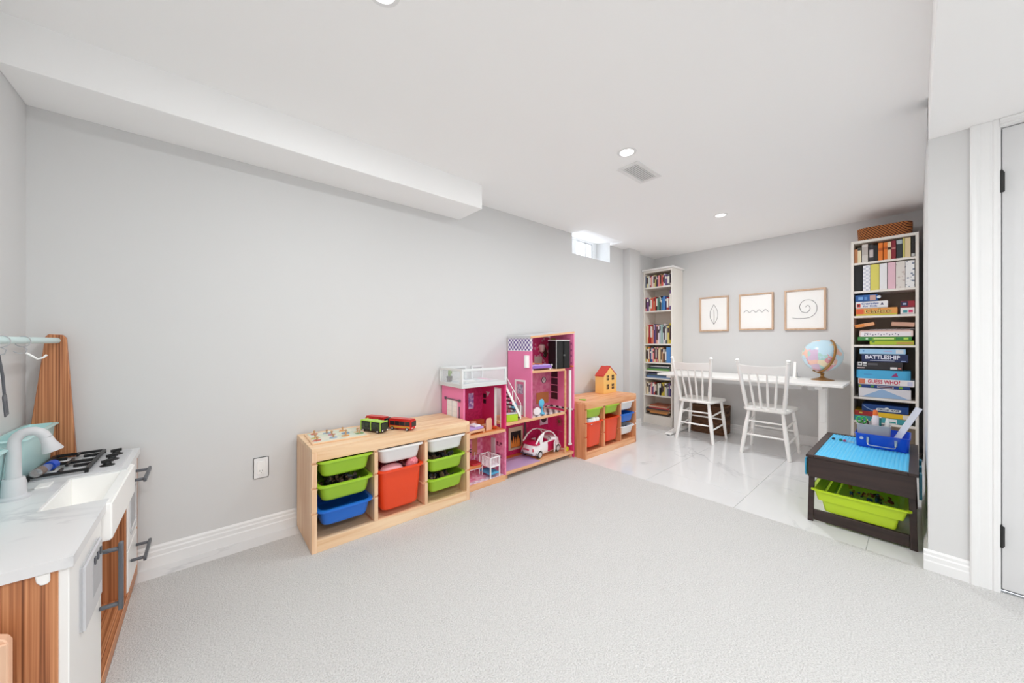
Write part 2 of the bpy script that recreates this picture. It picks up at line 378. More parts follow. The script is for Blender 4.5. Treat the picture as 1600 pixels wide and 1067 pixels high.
# ---------------------------------------------------------------- toy storage units with bins
def tub_thing(name, label, colm, w, d, h, loc, rz=0, group=None, deep=False):
    t = thing(name, label, 'bin', loc, rz, group)
    a, b = tub(w, d, w*(.90 if not deep else .88), d*(.92), h, .035, .014, .003, .011, .016 if not deep else .02)
    a.obj('tub', colm, t, smooth=50); b.obj('rim', colm, t, smooth=40)
    return t
def storage_unit(label, x0, x1, yf, yb, H, px, pz, rows):
    W, D = x1-x0, yb-yf; t = thing('storage_unit', label, 'shelf', ((x0+x1)/2, (yf+yb)/2, px['z0']))
    mx, mz = px['mx'], px['mz']; X0, X1, Y0, Y1 = -W/2, W/2, -D/2, D/2
    def upright(name, xa, xb, z0, z1):
        p = [(Y0, z0)]
        for r in rows[::-1]:
            p += [(Y0, r-.007), (Y0+.014, r-.007), (Y0+.014, r+.004), (Y0, r+.004)]
        p += [(Y0, z1), (Y1, z1), (Y1, z0)]
        return M().prism(p, 'x', xa, xb).obj(name, mz, t, .0008)
    upright('side_panel', X0, X0+.024, 0, H-.02); upright('side_panel', X1-.024, X1, 0, H-.02)
    # the top is glued up from four boards
    nb = 4; bw = D/nb
    for k in range(nb):
        box(X0, X1, Y0+k*bw+.0004, Y0+(k+1)*bw-.0004, H-.02, H).obj('top_board', mx, t, .0015)
    box(X0+.024, X1-.024, Y0, Y0+.02, H-.066, H-.02).obj('top_rail', mx, t, .001)
    box(X0+.024, X1-.024, Y0, Y0+.02, 0, .062).obj('base_rail', mx, t, .001)
    box(X0+.024, X1-.024, Y0+.02, Y1, .035, .05).obj('bottom_panel', mx, t)
    box(X0+.024, X1-.024, Y1-.006, Y1, .05, H-.02).obj('back_panel', mat('hardboard', (150, 108, 74), .6), t)
    cw = (W-.048-2*.02)/3; cs = []
    for k in range(3):
        a = X0+.024+k*(cw+.02); cs.append((a, a+cw))
        if k < 2: upright('divider', a+cw, a+cw+.02, .0625, H-.066)
    run = M().box(-.0035, .0035, -D/2+.02, D/2-.01, -.008, -.0005).mesh('runner'); run.materials.append(mz)
    for a, b in cs:
        for r in rows:
            put('runner', run, t, (a+.0035, 0, r-.011)); put('runner', run, t, (b-.0035, 0, r-.011))
    return t, cs
def pile(label, m_list, cx, cy, z, rx, ry, rz_, n, seed, name='toy_pieces', s=.02):
    """a heap of small toy pieces inside a bin"""
    rnd = random.Random(seed); mm = M()
    for k in range(n):
        q = rnd.uniform(.4, 1)*s; b = M().box(-q, q, -q*.6, q*.6, -q*.45, q*.45)
        b.xform(Matrix.Translation((rnd.uniform(-rx, rx), rnd.uniform(-ry, ry), rnd.uniform(0, rz_))) @ Euler((rnd.uniform(0, 6), rnd.uniform(0, 6), rnd.uniform(0, 6))).to_matrix().to_4x4())
        mm.add(b.v, b.f)
    me = mm.mesh(name, smooth=0)
    for m in m_list: me.materials.append(m)
    idx = [rnd.randrange(len(m_list)) for _ in range(n)]
    for i, p in enumerate(me.polygons): p.material_index = idx[i//6]
    o = put(name, me, None, (cx, cy, z)); tag(o, label, 'toys'); o['kind'] = 'stuff'
    return o
TOYS = [BLACK, DGREY, mat('toy_brown', (96, 72, 60), .5), mat('toy_tan', (150, 120, 96), .5), col((60, 60, 70))]
ROWS = [.45, .325, .20]
def fill(x0, x1, yf, yb, H, cs, z0, cols, colnames, unitname, rows=ROWS):
    out = {}
    cxm = (x0+x1)/2; rown = ['top', 'middle', 'bottom']; cn = ['left', 'middle', 'right']
    for k, (a, b) in enumerate(cs):
        w = b-a; cx = cxm+(a+b)/2
        for r, m, nm, deep in cols[k]:
            h = .09 if not deep else .238
            d = yb-yf-.02
            where = rown[r] if not deep else 'deep bottom'
            t = tub_thing('storage_bin', '%s bin, %s slot, %s column, %s' % (nm, where, cn[k], unitname), m,
                          w-.032, d-.028, h, (cx, yf-.012+d/2, z0+rows[r]-h), 0, None, deep)
            out[(k, r)] = (cx, yf-.012+d/2, z0+rows[r]-h, w)
    return out
U1 = 'large pine unit'
u1x0, u1x1, u1f, u1b = .397, 1.338, 1.97, 2.345
st1, cs1 = storage_unit('large pale pine storage unit with buses on top, left of the dollhouse', u1x0, u1x1, u1f, u1b, .523, dict(mx=PINEX, mz=PINEZ, z0=0.0), 0, ROWS)
b1 = fill(u1x0, u1x1, u1f, u1b, .523, cs1, 0.0, [
    [(0, GREEN, 'shallow lime green', 0), (1, GREEN, 'shallow lime green', 0), (2, BLUEP, 'shallow bright blue', 0)],
    [(0, WHITEP, 'shallow white', 0), (1, REDP, 'red orange', 1)],
    [(0, WHITEP, 'shallow white', 0), (1, GREEN, 'shallow lime green', 0), (2, GREEN, 'shallow lime green', 0)]], None, U1)
for (k, r), lb in {(0,0): 'small dark toy pieces heaped in the top left green bin', (0,1): 'black toy pieces in the middle bin of the left column',
                   (2,1): 'black toy pieces in the upper green bin of the right column', (2,2): 'dark toy pieces in the bottom right green bin', (2,0): 'dark brown sticks in the white top right bin'}.items():
    cx, cy, z, wv = b1[(k, r)]
    pile(lb, TOYS, cx, cy, z+.012, .085, .12, .068, 90, k*5+r)
cx, cy, z, wv = b1[(1,1)]
PLUSH = noisy('pink_plush', (238, 150, 160), (222, 120, 136), 160, .9, .5)
pl = M(); pl.rings([[Vector((.036*math.cos(2*PI*k/14)*q, .03*math.sin(2*PI*k/14)*q, h)) for k in range(14)] for q, h in ((.5, 0), (.9, .012), (1, .04), (.85, .066), (.45, .08), (.1, .084))])
o = pl.obj('plush_toy', PLUSH, None, loc=(cx+.07, cy-.11, z+.198), rot=(.3, .2, 0)); tag(o, 'pink plush toy poking out at the right of the red orange bin', 'toy')
pl = M(); pl.rings([[Vector((.07*math.cos(2*PI*k/18)*q, .05*math.sin(2*PI*k/18)*q, h)) for k in range(18)] for q, h in ((.5, 0), (.9, .01), (1, .03), (.8, .05), (.3, .06))])
o = pl.obj('plush_toy', mat('pale_pink_plush', (240, 178, 186), .9), None, loc=(cx-.04, cy-.10, z+.190)); tag(o, 'flat pale pink plush toy in the left of the red orange bin', 'toy')
pile('dark pink doll clothes under the plush toys in the red orange bin', [col((190, 80, 100)), col((120, 60, 80)), col((220, 150, 160))], cx, cy+.02, z+.165, .08, .10, .045, 60, 77, 'doll_clothes')

U2 = 'small pine unit'
u2x0, u2x1, u2f, u2b = 2.575, 3.45, 1.955, 2.335
st2, cs2 = storage_unit('smaller reddish pine storage unit with a yellow toy house on top', u2x0, u2x1, u2f, u2b, .515, dict(mx=PINE2X, mz=PINE2Z, z0=ZF), 0, ROWS)
b2 = fill(u2x0, u2x1, u2f, u2b, .515, cs2, ZF, [
    [(0, GREEN, 'shallow lime green', 0), (1, REDP, 'red orange', 1)], [(0, GREEN, 'shallow lime green', 0), (1, REDP, 'red orange', 1)],
    [(0, WHITEP, 'shallow white', 0), (1, BLUEP, 'shallow bright blue', 0), (2, WHITEP, 'shallow white', 0)]], None, U2)
cx, cy, z, wv = b2[(0,1)]
for k, (dx, dy, dz, c) in enumerate(((-.055, -.13, .225, (214, 220, 232)), (.005, -.125, .235, (236, 238, 242)), (.07, -.115, .230, (244, 244, 242)))):
    q = M(); q.rings([[Vector((.035*math.cos(2*PI*i/14)*s_, .04*math.sin(2*PI*i/14)*s_, h)) for i in range(14)] for s_, h in ((.4, -.03), (.85, -.018), (1, .005), (.8, .03), (.3, .042))])
    o = q.obj('toy_ball', mat('toy_white_%d' % k, c, .6), None, loc=(cx+dx, cy+dy, z+dz), rot=(0, .3*k, 0)); tag(o, ['blue grey soft toy at the left of the overfull red bin', 'white soft toy in the middle of the overfull red bin', 'round white soft toy at the right of the overfull red bin'][k], 'toy')
cx, cy, z, wv = b2[(2,2)]
pile('grey toy pieces in the white bottom bin of the small pine unit', [DGREY, LGREY, BLACK], cx, cy, z+.012, .07, .12, .066, 60, 12)

# ---------------------------------------------------------------- things on the large unit
ZT = .523
pz = thing('peg_puzzle', 'wooden peg puzzle board with knobs lying on the large pine unit', 'puzzle', (.565, 2.17, ZT), math.radians(-2))
box(-.145, .145, -.125, .125, 0, .007).obj('board', PINEX, pz, .002)
box(-.132, .132, -.112, .112, .0066, .0076).obj('picture', noisy('puzzle_picture', (226, 222, 206), (206, 214, 196), 18, .6), pz)
PC = [(206,96,80),(150,170,190),(226,160,90),(130,160,110),(200,190,120),(190,120,140),(120,150,180),(220,200,160)]
knob = M().lathe([(.0055, 0), (.0035, .008), (.0065, .014), (.0055, .019), (.0001, .0205)], 10)
km = knob.mesh('knob', smooth=50); km.materials.append(mat('knob_wood', (196, 156, 116), .5))
rnd = random.Random(3)
for k in range(11):
    x = -.105+.07*(k % 4)+rnd.uniform(-.014, .014); y = -.07+.07*(k//4)+rnd.uniform(-.014, .014)
    n = 7; rr = .022
    poly = [(x+rr*(.7+.5*rnd.random())*math.cos(2*PI*i/n), y+rr*(.7+.4*rnd.random())*math.sin(2*PI*i/n)) for i in range(n)]
    pc = M().prism(poly, 'z', .0072, .0098).obj('puzzle_piece', col(PC[k % 8]), pz)
    put('knob', km, pc, (x, y, .0098))

def bus(label, pieces, z, body, roof, stripe, win, joint=None, group=None, frame=None):
    """pieces: list of (rear x,y , front x,y) for each rigid section"""
    (rx, ry), (fx, fy) = pieces[0][0], pieces[-1][1]
    t = thing('toy_bus', label, 'toy bus', ((rx+fx)/2, (ry+fy)/2, z), 0, group)
    ox, oy = t.location.x, t.location.y
    for i, ((ax, ay), (bx, by)) in enumerate(pieces):
        L_ = math.hypot(bx-ax, by-ay); a = math.atan2(by-ay, bx-ax); w2, h = .026, .068
        mx_ = Matrix.Translation(((ax+bx)/2-ox, (ay+by)/2-oy, 0)) @ Matrix.Rotation(a, 4, 'Z')
        def P(m, name, mm, bev=.002): return m.xform(mx_).obj(name, mm, t, bev, 2)
        P(box(-L_/2, L_/2, -w2, w2, .009, .062), 'body', body, .004)
        P(box(-L_/2+.004, L_/2-.004, -w2+.003, w2-.003, .061, h), 'roof', roof, .002)
        nw = max(2, int(L_/.034)); ww_ = (L_-.02)/nw
        for s_ in (-1, 1):
            for k in range(nw):
                x0 = -L_/2+.010+k*ww_
                P(box(x0+.0012, x0+ww_-.0012, s_*w2, s_*(w2+.0010), .030, .054), 'window', win, .0)
            P(box(-L_/2+.01, L_/2-.01, s_*w2, s_*(w2+.0006), .015, .026), 'stripe', stripe, 0)
        if i == len(pieces)-1:
            P(box(L_/2, L_/2+.001, -w2+.004, w2-.004, .026, .055), 'windscreen', win, 0)
            P(box(L_/2, L_/2+.0016, -w2+.005, -w2+.012, .015, .020), 'headlight', BONE, 0); P(box(L_/2, L_/2+.0016, w2-.012, w2-.005, .015, .020), 'headlight', BONE, 0)
        if i == 0: P(box(-L_/2-.001, -L_/2, -w2+.005, w2-.005, .03, .054), 'rear_window', win, 0)
        if frame:
            for xf in (-L_/2+.008, 0, L_/2-.012):
                f = M()
                for s_ in (-1, 1): f.box(xf, xf+.006, s_*w2, s_*(w2+.0018), .012, .062)
                f.box(xf, xf+.006, -w2-.0018, w2+.0018, .062, .0695)
                P(f, 'frame_band', frame, 0)
        for xw in ((-L_/2+.03, L_/2-.03) if L_ > .12 else (L_/2-.03 if i else -L_/2+.03,)):
            for s_ in (-1, 1):
                wv_ = M().tube([(xw, s_*(w2-.006), .0105), (xw, s_*(w2+.002), .0105)], .0105, 14).xform(mx_).obj('wheel', BLACK, t)
                M().tube([(xw, s_*(w2+.002), .0105), (xw, s_*(w2+.003), .0105)], .0058, 10).xform(mx_).obj('hub', LGREY, wv_)
    if joint:
        (ax, ay), (bx, by) = joint; a = math.atan2(by-ay, bx-ax); L_ = math.hypot(bx-ax, by-ay)
        jm_ = M()
        for k in range(5):
            x0 = -L_/2+k*L_/5; q = .0235 if k % 2 else .0215
            jm_.box(x0, x0+L_/5, -q, q, .012, .06+.003*(k % 2))
        jm_.xform(Matrix.Translation(((ax+bx)/2-ox, (ay+by)/2-oy, 0)) @ Matrix.Rotation(a, 4, 'Z')).obj('bellows', BLACK, t)
    return t
BR = mat('bus_red', (206, 44, 38), .3); BW = mat('tinted_window', (40, 42, 44), .12); BWG = mat('tinted_green_window', (52, 62, 48), .12)
bus('red articulated toy bus with yellow stripe, against the wall side on the pine unit', [((.783, 2.300), (.850, 2.165)), ((.866, 2.135), (.948, 1.992))], ZT, BR, BR, col((206, 150, 60)), BW, ((.850, 2.165), (.866, 2.135)))
bus('shorter black and lime green toy bus beside the red one', [((.722, 2.205), (.792, 2.045))], ZT, mat('bus_dark', (52, 54, 52), .3), mat('bus_lime', (176, 214, 86), .35), col((40, 44, 40)), BWG, frame=mat('bus_lime', (176, 214, 86), .35))

# ---------------------------------------------------------------- yellow toy house and leaf on the small unit
hz = ZF+.515
YH = mat('toy_house_yellow', (246, 200, 116), .45); RH = mat('toy_house_red', (204, 62, 48), .45)
th = thing('toy_house', 'yellow wooden toy house with red roof on the small pine unit', 'toy house', (3.265, 2.205, hz), math.radians(1))
hw, hd, he, ha = .12, .055, .185, .275
M().prism([(-hw, 0), (hw, 0), (hw, he), (0, ha), (-hw, he)], 'y', -hd, hd).obj('house_body', YH, th, .003)
sl_ = math.atan2(ha-he, hw); Lr = math.hypot(ha-he, hw)+.008
for s_ in (-1, 1):
    M().prism([(0, ha+.001), (s_*(hw+.006), he-.0035), (s_*(hw+.006), he+.006), (0, ha+.0115)], 'y', -hd-.0, hd+.0).obj('roof_panel', RH, th)
box(.03, .055, -.02, .02, ha-.045, ha+.012).obj('chimney', RH, th, .002)
pane = M().box(-.010, .010, -.0012, .0006, -.012, .012).mesh('window_pane'); pane.materials.append(mat('window_dark', (70, 44, 32), .5))
for wx_ in (-.048, .048):
    for wz_ in (.07, .165):
        for dx in (-.0125, .0125):
            for dz in (-.0145, .0145): put('window_pane', pane, th, (wx_+dx, -hd, wz_+dz))
lf = M(); pts = []
for k in range(15):
    a = -PI*.5+PI*k/14; pts.append((.055*math.cos(a)-.02, .035*math.sin(a)))
o = M().prism(pts, 'z', 0, .006).obj('play_mat', mat('leaf_green', (140, 190, 50), .5), None, .002, loc=(2.68, 2.06, hz)); tag(o, 'small flat green play piece at the left end of the small unit', 'toy')

# ---------------------------------------------------------------- wall outlet
ot = thing('wall_outlet', 'white wall outlet with one socket above the back baseboard', 'outlet', (.23, YA, .366))
box(-.035, .035, -.006, 0, -.0575, .0575).obj('cover_plate', W_TRIM, ot, .003, 2)
box(-.018, .018, -.008, -.006, -.036, .036).obj('socket_face', WHITE, ot, .001)
for dx in (-.006, .006): box(dx-.001, dx+.001, -.0084, -.0079, -.020, -.012).obj('slot', BLACK, ot)
M().tube([(0, -.0079, -.027), (0, -.0084, -.027)], .0022, 8).obj('ground_hole', BLACK, ot)
# ---------------------------------------------------------------- play kitchen (left)
KX0, KX1, KY0, KY1, KZ = XC+.005, -.235, 1.27, 2.335, .574
K = thing('play_kitchen', 'white and zebra wood play kitchen with sink and stove against the left wall', 'play kitchen', (-.39, 1.8, 0))
def kp(m, name, mm, bev=.0015, parent=None, seg=1, smooth=30): return m.obj(name, mm, parent or K, bev, seg, smooth, world=True)
kp(box(KX0, KX1-.016, KY0, KY0+.016, 0, .548), 'side_panel', WALNUTZ)
kp(box(KX0, KX1, KY1-.016, KY1, 0, .548), 'side_panel', WALNUTZ)
kp(box(KX0, KX0+.008, KY0+.016, KY1-.016, .02, .548), 'back_panel', WALNUTZ)
kp(box(KX0+.008, KX1-.016, KY0+.016, KY1-.016, .03, .046), 'bottom_board', WALNUTY)
kp(box(KX1-.016, KX1, 1.60, KY1-.016, 0, .045), 'plinth', WALNUTY)
kp(box(KX0+.008, KX1-.016, 1.588, 1.602, .045, .548), 'divider', WALNUTZ)
kp(box(KX0+.008, KX1-.004, 2.062, 2.076, .045, .548), 'divider', WALNUTZ)
kp(box(KX0+.008, KX1-.09, 1.602, 2.062, .23, .242), 'shelf', WALNUTY)
# left white door with dispenser and handle
D1 = box(KX1-.016, KX1, KY0, 1.596, .02, .548); D1 = kp(D1, 'door', WHITE, .002)
dp = M(); zz0, zz1 = .335, .502
dp.box(KX1, KX1+.010, 1.352, 1.545, zz0, zz1)
dsp = kp(dp, 'dispenser', LGREY, .006, D1, 2)
rc = M(); rc.box(KX1+.0095, KX1+.0108, 1.43, 1.532, .38, .468); kp(rc, 'dispenser_recess', MGREY, .001, D1)
for k in range(3): kp(box(KX1+.0105, KX1+.014, 1.442+k*.032, 1.452+k*.032, .462, .482), 'dispenser_nozzle', DGREY, .001, D1)
def handle(p0, p1, off, parent, r=.0065):
    """flat bar between p0 and p1 held off the door on two round posts"""
    p0, p1 = Vector(p0), Vector(p1); d = (p1-p0).normalized(); h = M()
    o_ = Vector((off, 0, 0))
    for q in (p0+d*.018, p1-d*.018): h.tube([q, q+o_], r, 10)
    a = p0+o_; b = p1+o_
    if abs(d.z) > .5: h.box(a.x-.004, a.x+.006, a.y-.009, a.y+.009, a.z, b.z)
    else: h.box(a.x-.004, a.x+.006, a.y, b.y, a.z-.009, a.z+.009)
    return h.obj('handle', DGREY, parent, .002, 1, 40, world=True)
handle((KX1, 1.57, .258), (KX1, 1.57, .458), .042, D1)
# oven: window door above, drawer below
D2 = kp(box(KX1-.016, KX1, 2.078, KY1-.012, .222, .544), 'oven_door', WHITE, .002)
wv = M(); wv.rings([[Vector((KX1+t_, 2.205+y*q, .355+z*q)) for y, z in ((-.085,-.075),(-.06,-.1),(.06,-.1),(.085,-.075),(.085,.075),(.06,.1),(-.06,.1),(-.085,.075))] for q, t_ in ((1, -.001), (1, .003), (.86, .003), (.86, -.0005))], closed=True)
kp(wv, 'window_trim', LGREY, 0, D2)
kp(box(KX1, KX1+.0008, 2.145, 2.265, .28, .43), 'oven_window', MGREY, 0, D2)
handle((KX1, 2.12, .482), (KX1, 2.305, .482), .042, D2)
D3 = kp(box(KX1-.016, KX1, 2.078, KY1-.012, .05, .214), 'oven_drawer', WHITE, .002)
handle((KX1, 2.12, .152), (KX1, 2.305, .152), .042, D3)
# countertop with sink opening
CTM = marble('counter_marble', (226, 226, 227), (180, 181, 186), 3.4, .3, .05)
ct = M(); SX0, SX1, SY0, SY1 = -.365, -.243, 1.645, 1.972; cx0, cx1, cy0, cy1 = KX0, -.226, 1.255, 2.338
zb = .55
ct.box(cx0, SX0, cy0, cy1, zb, KZ); ct.box(SX0, cx1, cy0, SY0, zb, KZ); ct.box(SX0, cx1, SY1, cy1, zb, KZ)
kp(ct, 'countertop', CTM, 0)
sk = M(); t_ = .006; zf = .468
sk.box(SX0, SX0+t_, SY0, SY1, zf, KZ-.004); sk.box(SX0+t_, SX1, SY0, SY0+t_, zf, KZ-.004); sk.box(SX0+t_, SX1, SY1-t_, SY1, zf, KZ-.004); sk.box(SX0, SX1+.02, SY0, SY1, zf-t_, zf)
kp(sk, 'sink_basin', BONE, .002)
kp(box(SX1, -.214, 1.602, 2.058, .458, KZ-.002), 'sink_apron', BONE, .004, None, 2)
M().lathe([(.0001, 0), (.014, 0), (.014, .002), (.011, .003), (.0001, .001)], 16, (-.30-K.location.x, 1.80-K.location.y, zf)).obj('drain', MGREY, K)
# faucet
fx, fy = -.448, 1.832
fc = M().lathe([(.0001, 0), (.033, 0), (.034, .006), (.028, .010), (.026, .012), (.0225, .062), (.0215, .064), (.0001, .066)], 24)
FB = fc.obj('faucet', LGREY, K, loc=(fx-K.location.x, fy-K.location.y, KZ))
sp = M(); P_ = [(0, 0, .06), (0, 0, .10), (.001, 0, .145)]
for k in range(9):
    a = PI-PI*k/8*.92; P_.append((.032+.031*math.cos(a), 0, .170+.034*math.sin(a)))
sp.tube(P_, [.0165, .0155, .0145]+[.0135]*9, 14); sp.obj('spout', LGREY, FB, smooth=60)
e_ = Vector(P_[-1]); dirv = (Vector(P_[-1])-Vector(P_[-2])).normalized(); dirv = Vector((.3, 0, -.95))
sh = M(); sh.tube([e_, e_+dirv*.018, e_+dirv*.046, e_+dirv*.048], [.0138, .0155, .0235, .0225], 18); sh.obj('spray_head', LGREY, FB, smooth=60)
lv = M(); lv.tube([(.006, .018, .045), (.012, .036, .048), (.012, .044, .036), (.010, .040, .022)], .004, 8); lv.obj('tap_lever', LGREY, FB, smooth=60)
kp(box(-.425, -.395, 1.90, 1.955, KZ, KZ+.004), 'soap_rest', BONE, .001)
# stove plate, burners, grate, knobs
sp_ = M(); sp_.rings([[p+Vector((-.358, 2.155, 0)) for p in rrect(.222*q, .315*q, .02, KZ+z)] for q, z in ((1, 0), (1, .003), (.985, .0045))])
SP = kp(sp_, 'stove_plate', LGREY, 0, None, 1, 40)
for by in (2.075, 2.235):
    for bx in (-.43, -.365):
        M().lathe([(.0001, 0), (.028, 0), (.026, .004), (.016, .005), (.015, .008), (.0001, .009)], 18, (bx-K.location.x, by-K.location.y, KZ+.004)).obj('burner', mat('burner_white', (214, 214, 216), .4), SP)
gr = M(); gx0, gx1, gy0, gy1, gz = -.462, -.330, 2.005, 2.305, KZ+.018
for x in (gx0, gx1): gr.box(x-.0055, x+.0055, gy0, gy1, gz-.006, gz+.004)
for y in (gy0, (gy0+gy1)/2-.004, (gy0+gy1)/2+.004, gy1): gr.box(gx0, gx1, y-.004, y+.004, gz-.006, gz+.004)
for by in (2.08, 2.23):
    gr.box(gx0, gx0+.045, by-.005, by+.005, gz-.004, gz+.006); gr.box(gx1-.045, gx1, by-.005, by+.005, gz-.004, gz+.006)
    gr.box((gx0+gx1)/2-.0035, (gx0+gx1)/2+.0035, by-.07, by-.025, gz-.004, gz+.006); gr.box((gx0+gx1)/2-.0035, (gx0+gx1)/2+.0035, by+.025, by+.07, gz-.004, gz+.006)
for x in (gx0, gx1):
    for y in (gy0, gy1): gr.box(x-.005, x+.005, y-.005, y+.005, KZ+.004, gz)
kp(gr, 'burner_grate', BLACK, .0012, SP)
for ky in (2.065, 2.155, 2.245):
    kn = M().lathe([(.0001, 0), (.021, 0), (.020, .003), (.012, .006), (.0105, .016), (.0001, .017)], 18)
    kn.box(-.0165, .0165, -.0035, .0035, .012, .023)
    kn.obj('knob', BLACK, SP, .0006, loc=(-.288-K.location.x, ky-K.location.y, KZ+.0045), rot=(0, 0, .5))
# rail on two tapered posts
def post(y0, y1):
    q = M().prism([(KX0+.002, KZ-.02), (KX0+.125, KZ-.02), (KX0+.135, KZ-.004), (KX0+.108, 1.075), (KX0+.098, 1.088), (KX0+.062, 1.09), (KX0+.054, 1.078)], 'y', y0, y1)
    return kp(q, 'rail_post', WALNUTZ, .002)
post(KY1-.018, KY1); post(KY0, KY0+.018)
rl = M(); rl.tube([(KX0+.083, KY0+.018, 1.064), (KX0+.083, KY1-.018, 1.064)], .0115, 16); kp(rl, 'rail', PALEMINT, 0, None, 1, 60)
hk = M(); hk.box(-.272, -.262, KY0-.010, KY0, .53, .549); hk.prism([(-.281, .548), (-.260, .548), (-.260, .528), (-.265, .524), (-.273, .524), (-.279, .532)], 'y', KY0-.011, KY0-.006)
kp(hk, 'towel_hook', BONE, .002)
def hook_ring(y):
    h = M(); rx, rz = KX0+.083, 1.064
    h.tube([(rx+.0165*math.cos(2*PI*k/20), y+.004*math.sin(2*PI*k/20), rz-.004+.0175*math.sin(2*PI*k/20)) for k in range(20)], .0014, 6, True)
    h.tube([(rx+.0, y, rz-.021), (rx+.008, y+.004, rz-.03), (rx+.004, y+.008, rz-.042), (rx-.01, y+.006, rz-.044), (rx-.02, y+.002, rz-.036)], .0016, 6)
    return kp(h, 'ring_hook', MGREY, 0, None, 1, 60)
hook_ring(1.80); hook_ring(1.965)
ut = M()
ut.tube([(0, 0, 0), (.003, .0, -.07), (.002, 0, -.13)], .0035, 8)
ut.prism([(-.013, -.20), (.013, -.20), (.013, -.135), (.004, -.125), (-.004, -.125), (-.013, -.135)], 'x', .0, .0035)
for k in range(3): ut.box(-.0006, .0041, -.009+.007*k, -.005+.007*k, -.19, -.15)
o = ut.obj('toy_spatula', DGREY, None, .0008, loc=(KX0+.076, 1.808, 1.022), rot=(math.radians(15), 0, 0)); tag(o, 'grey slotted toy spatula hanging from the left ring hook', 'utensil')
ut = M(); ut.tube([(0, 0, .0), (.012, .006, -.012), (.022, .008, -.022), (.034, .008, -.018), (.042, .008, -.008)], .0032, 8)
o = ut.obj('toy_hook', BONE, None, 0, 1, 60, loc=(KX0+.088, 1.970, 1.022)); tag(o, 'small white curved hook hanging from the right ring on the rail', 'hook')
# mint bins on the counter
for (y0, y1, rzv, lb) in ((1.965, 2.325, 0, 'pale mint plastic bin on the counter nearer the stove'), (1.50, 1.862, .0, 'pale mint plastic bin on the counter at the edge of the frame')):
    h = .156
    t = thing('counter_bin', lb, 'bin', (-.499, (y0+y1)/2, KZ), rzv)
    a, b = tub(.072, y1-y0-.02, .05, y1-y0-.05, h, .010, .009, .003, .006, .004)
    a.obj('tub', MINT, t, smooth=50); b.obj('rim', MINT, t, smooth=40)
bt = thing('spice_bottle', 'small clear bottle with a bright blue cap lying on the stove', 'bottle', (-.425, 2.045, gz+.006))
CLR = mat('clear_plastic', (235, 238, 240), .08, 0, .5, .85)
ax = Vector((.35, .92, .12)).normalized(); c0 = Vector((0, -.03, .016))
M().tube([c0-ax*.045, c0-ax*.042, c0, c0+ax*.008, c0+ax*.016], [.010, .0145, .0145, .011, .010], 16).obj('bottle', CLR, bt, smooth=50)
M().tube([c0+ax*.014, c0+ax*.034, c0+ax*.036], [.016, .016, .0145], 18).obj('cap', mat('cap_blue', (24, 74, 190), .35), bt, smooth=40)
M().tube([c0-ax*.035, c0-ax*.015], .0149, 16, caps=False).obj('contents', mat('spice_brown', (120, 104, 96), .6), bt)
# pale wooden panel leaning in the lower left corner
wb = thing('wooden_panel', 'pale beige wooden panel with raised rim standing beside the kitchen side', 'panel', (-.352, 1.222, -.0))
PALEW = grained('beige_wood', (232, 190, 160), (222, 176, 146), 'z', 2, 10, .5)
wp = M(); wp.prism([(-.14, 0), (.05, 0), (.05, .445), (.045, .456), (.034, .462), (-.124, .462), (-.135, .456), (-.14, .445)], 'y', -.011, .011); wp.obj('panel_core', PALEW, wb, .002)
rm = M(); rm.box(.034, .05, -.017, -.011, .01, .45); rm.box(-.14, -.124, -.017, -.011, .01, .45); rm.box(-.124, .034, -.017, -.011, .434, .45); rm.obj('raised_rim', PALEW, wb, .002)
# ---------------------------------------------------------------- bookcases
def bookcase(label, xf, xb, y0, y1, ztop, shelves, name='bookcase', crown=False, back=None):
    t = thing(name, label, 'bookcase', ((xf+xb)/2, (y0+y1)/2, ZF)); tk = .018
    def k(m, n, mm=SHELFW, b=.001): return m.obj(n, mm, t, b, world=True)
    k(box(xf, xb, y0, y0+tk, ZF, ztop), 'side_panel'); k(box(xf, xb, y1-tk, y1, ZF, ztop), 'side_panel')
    k(box(xf+.001, xb, y0+tk, y1-tk, ztop-.022, ztop), 'top_panel')
    k(box(xb-.006, xb, y0+tk, y1-tk, ZF, ztop-.022), 'back_panel', back or SHELFW)
    zb = shelves[-1]
    k(box(xf+.002, xf+.016, y0+tk, y1-tk, ZF, zb-.018), 'plinth')
    for z in shelves: k(box(xf+.004, xb-.006, y0+tk, y1-tk, z-.018, z), 'shelf_board')
    if crown:
        c = M(); c.box(xf-.035, xb, y0-.03, min(y1+.004, YA-.001), ztop, ztop+.022); k(c, 'crown', WHITE, .005)
    return t
LB = dict(xf=4.36, xb=4.655, y0=1.985, y1=2.368)
LS = [1.764, 1.457, 1.031, .792, .687, .591, .372, .112]
bookcase('tall narrow white bookcase with crown top in the far left corner', LB['xf'], LB['xb'], LB['y0'], LB['y1'], 1.975, LS, crown=True)
RB = dict(xf=4.346, xb=4.652, y0=-.013, y1=.384)
RS = [1.754, 1.504, 1.285, 1.03, .573, .364, .10]
bookcase('tall white bookcase full of board games at the right end of the desk', RB['xf'], RB['xb'], RB['y0'], RB['y1'], 1.948, RS, back=mat('shelf_back', (176, 164, 150), .6))
PAGES = mat('book_pages', (232, 226, 212), .8)
ORD = ['first', 'second', 'third', 'fourth', 'fifth', 'sixth', 'seventh', 'eighth', 'ninth', 'tenth', 'eleventh', 'twelfth', 'thirteenth', 'fourteenth', 'fifteenth', 'sixteenth', 'seventeenth', 'eighteenth', 'nineteenth', 'twentieth']
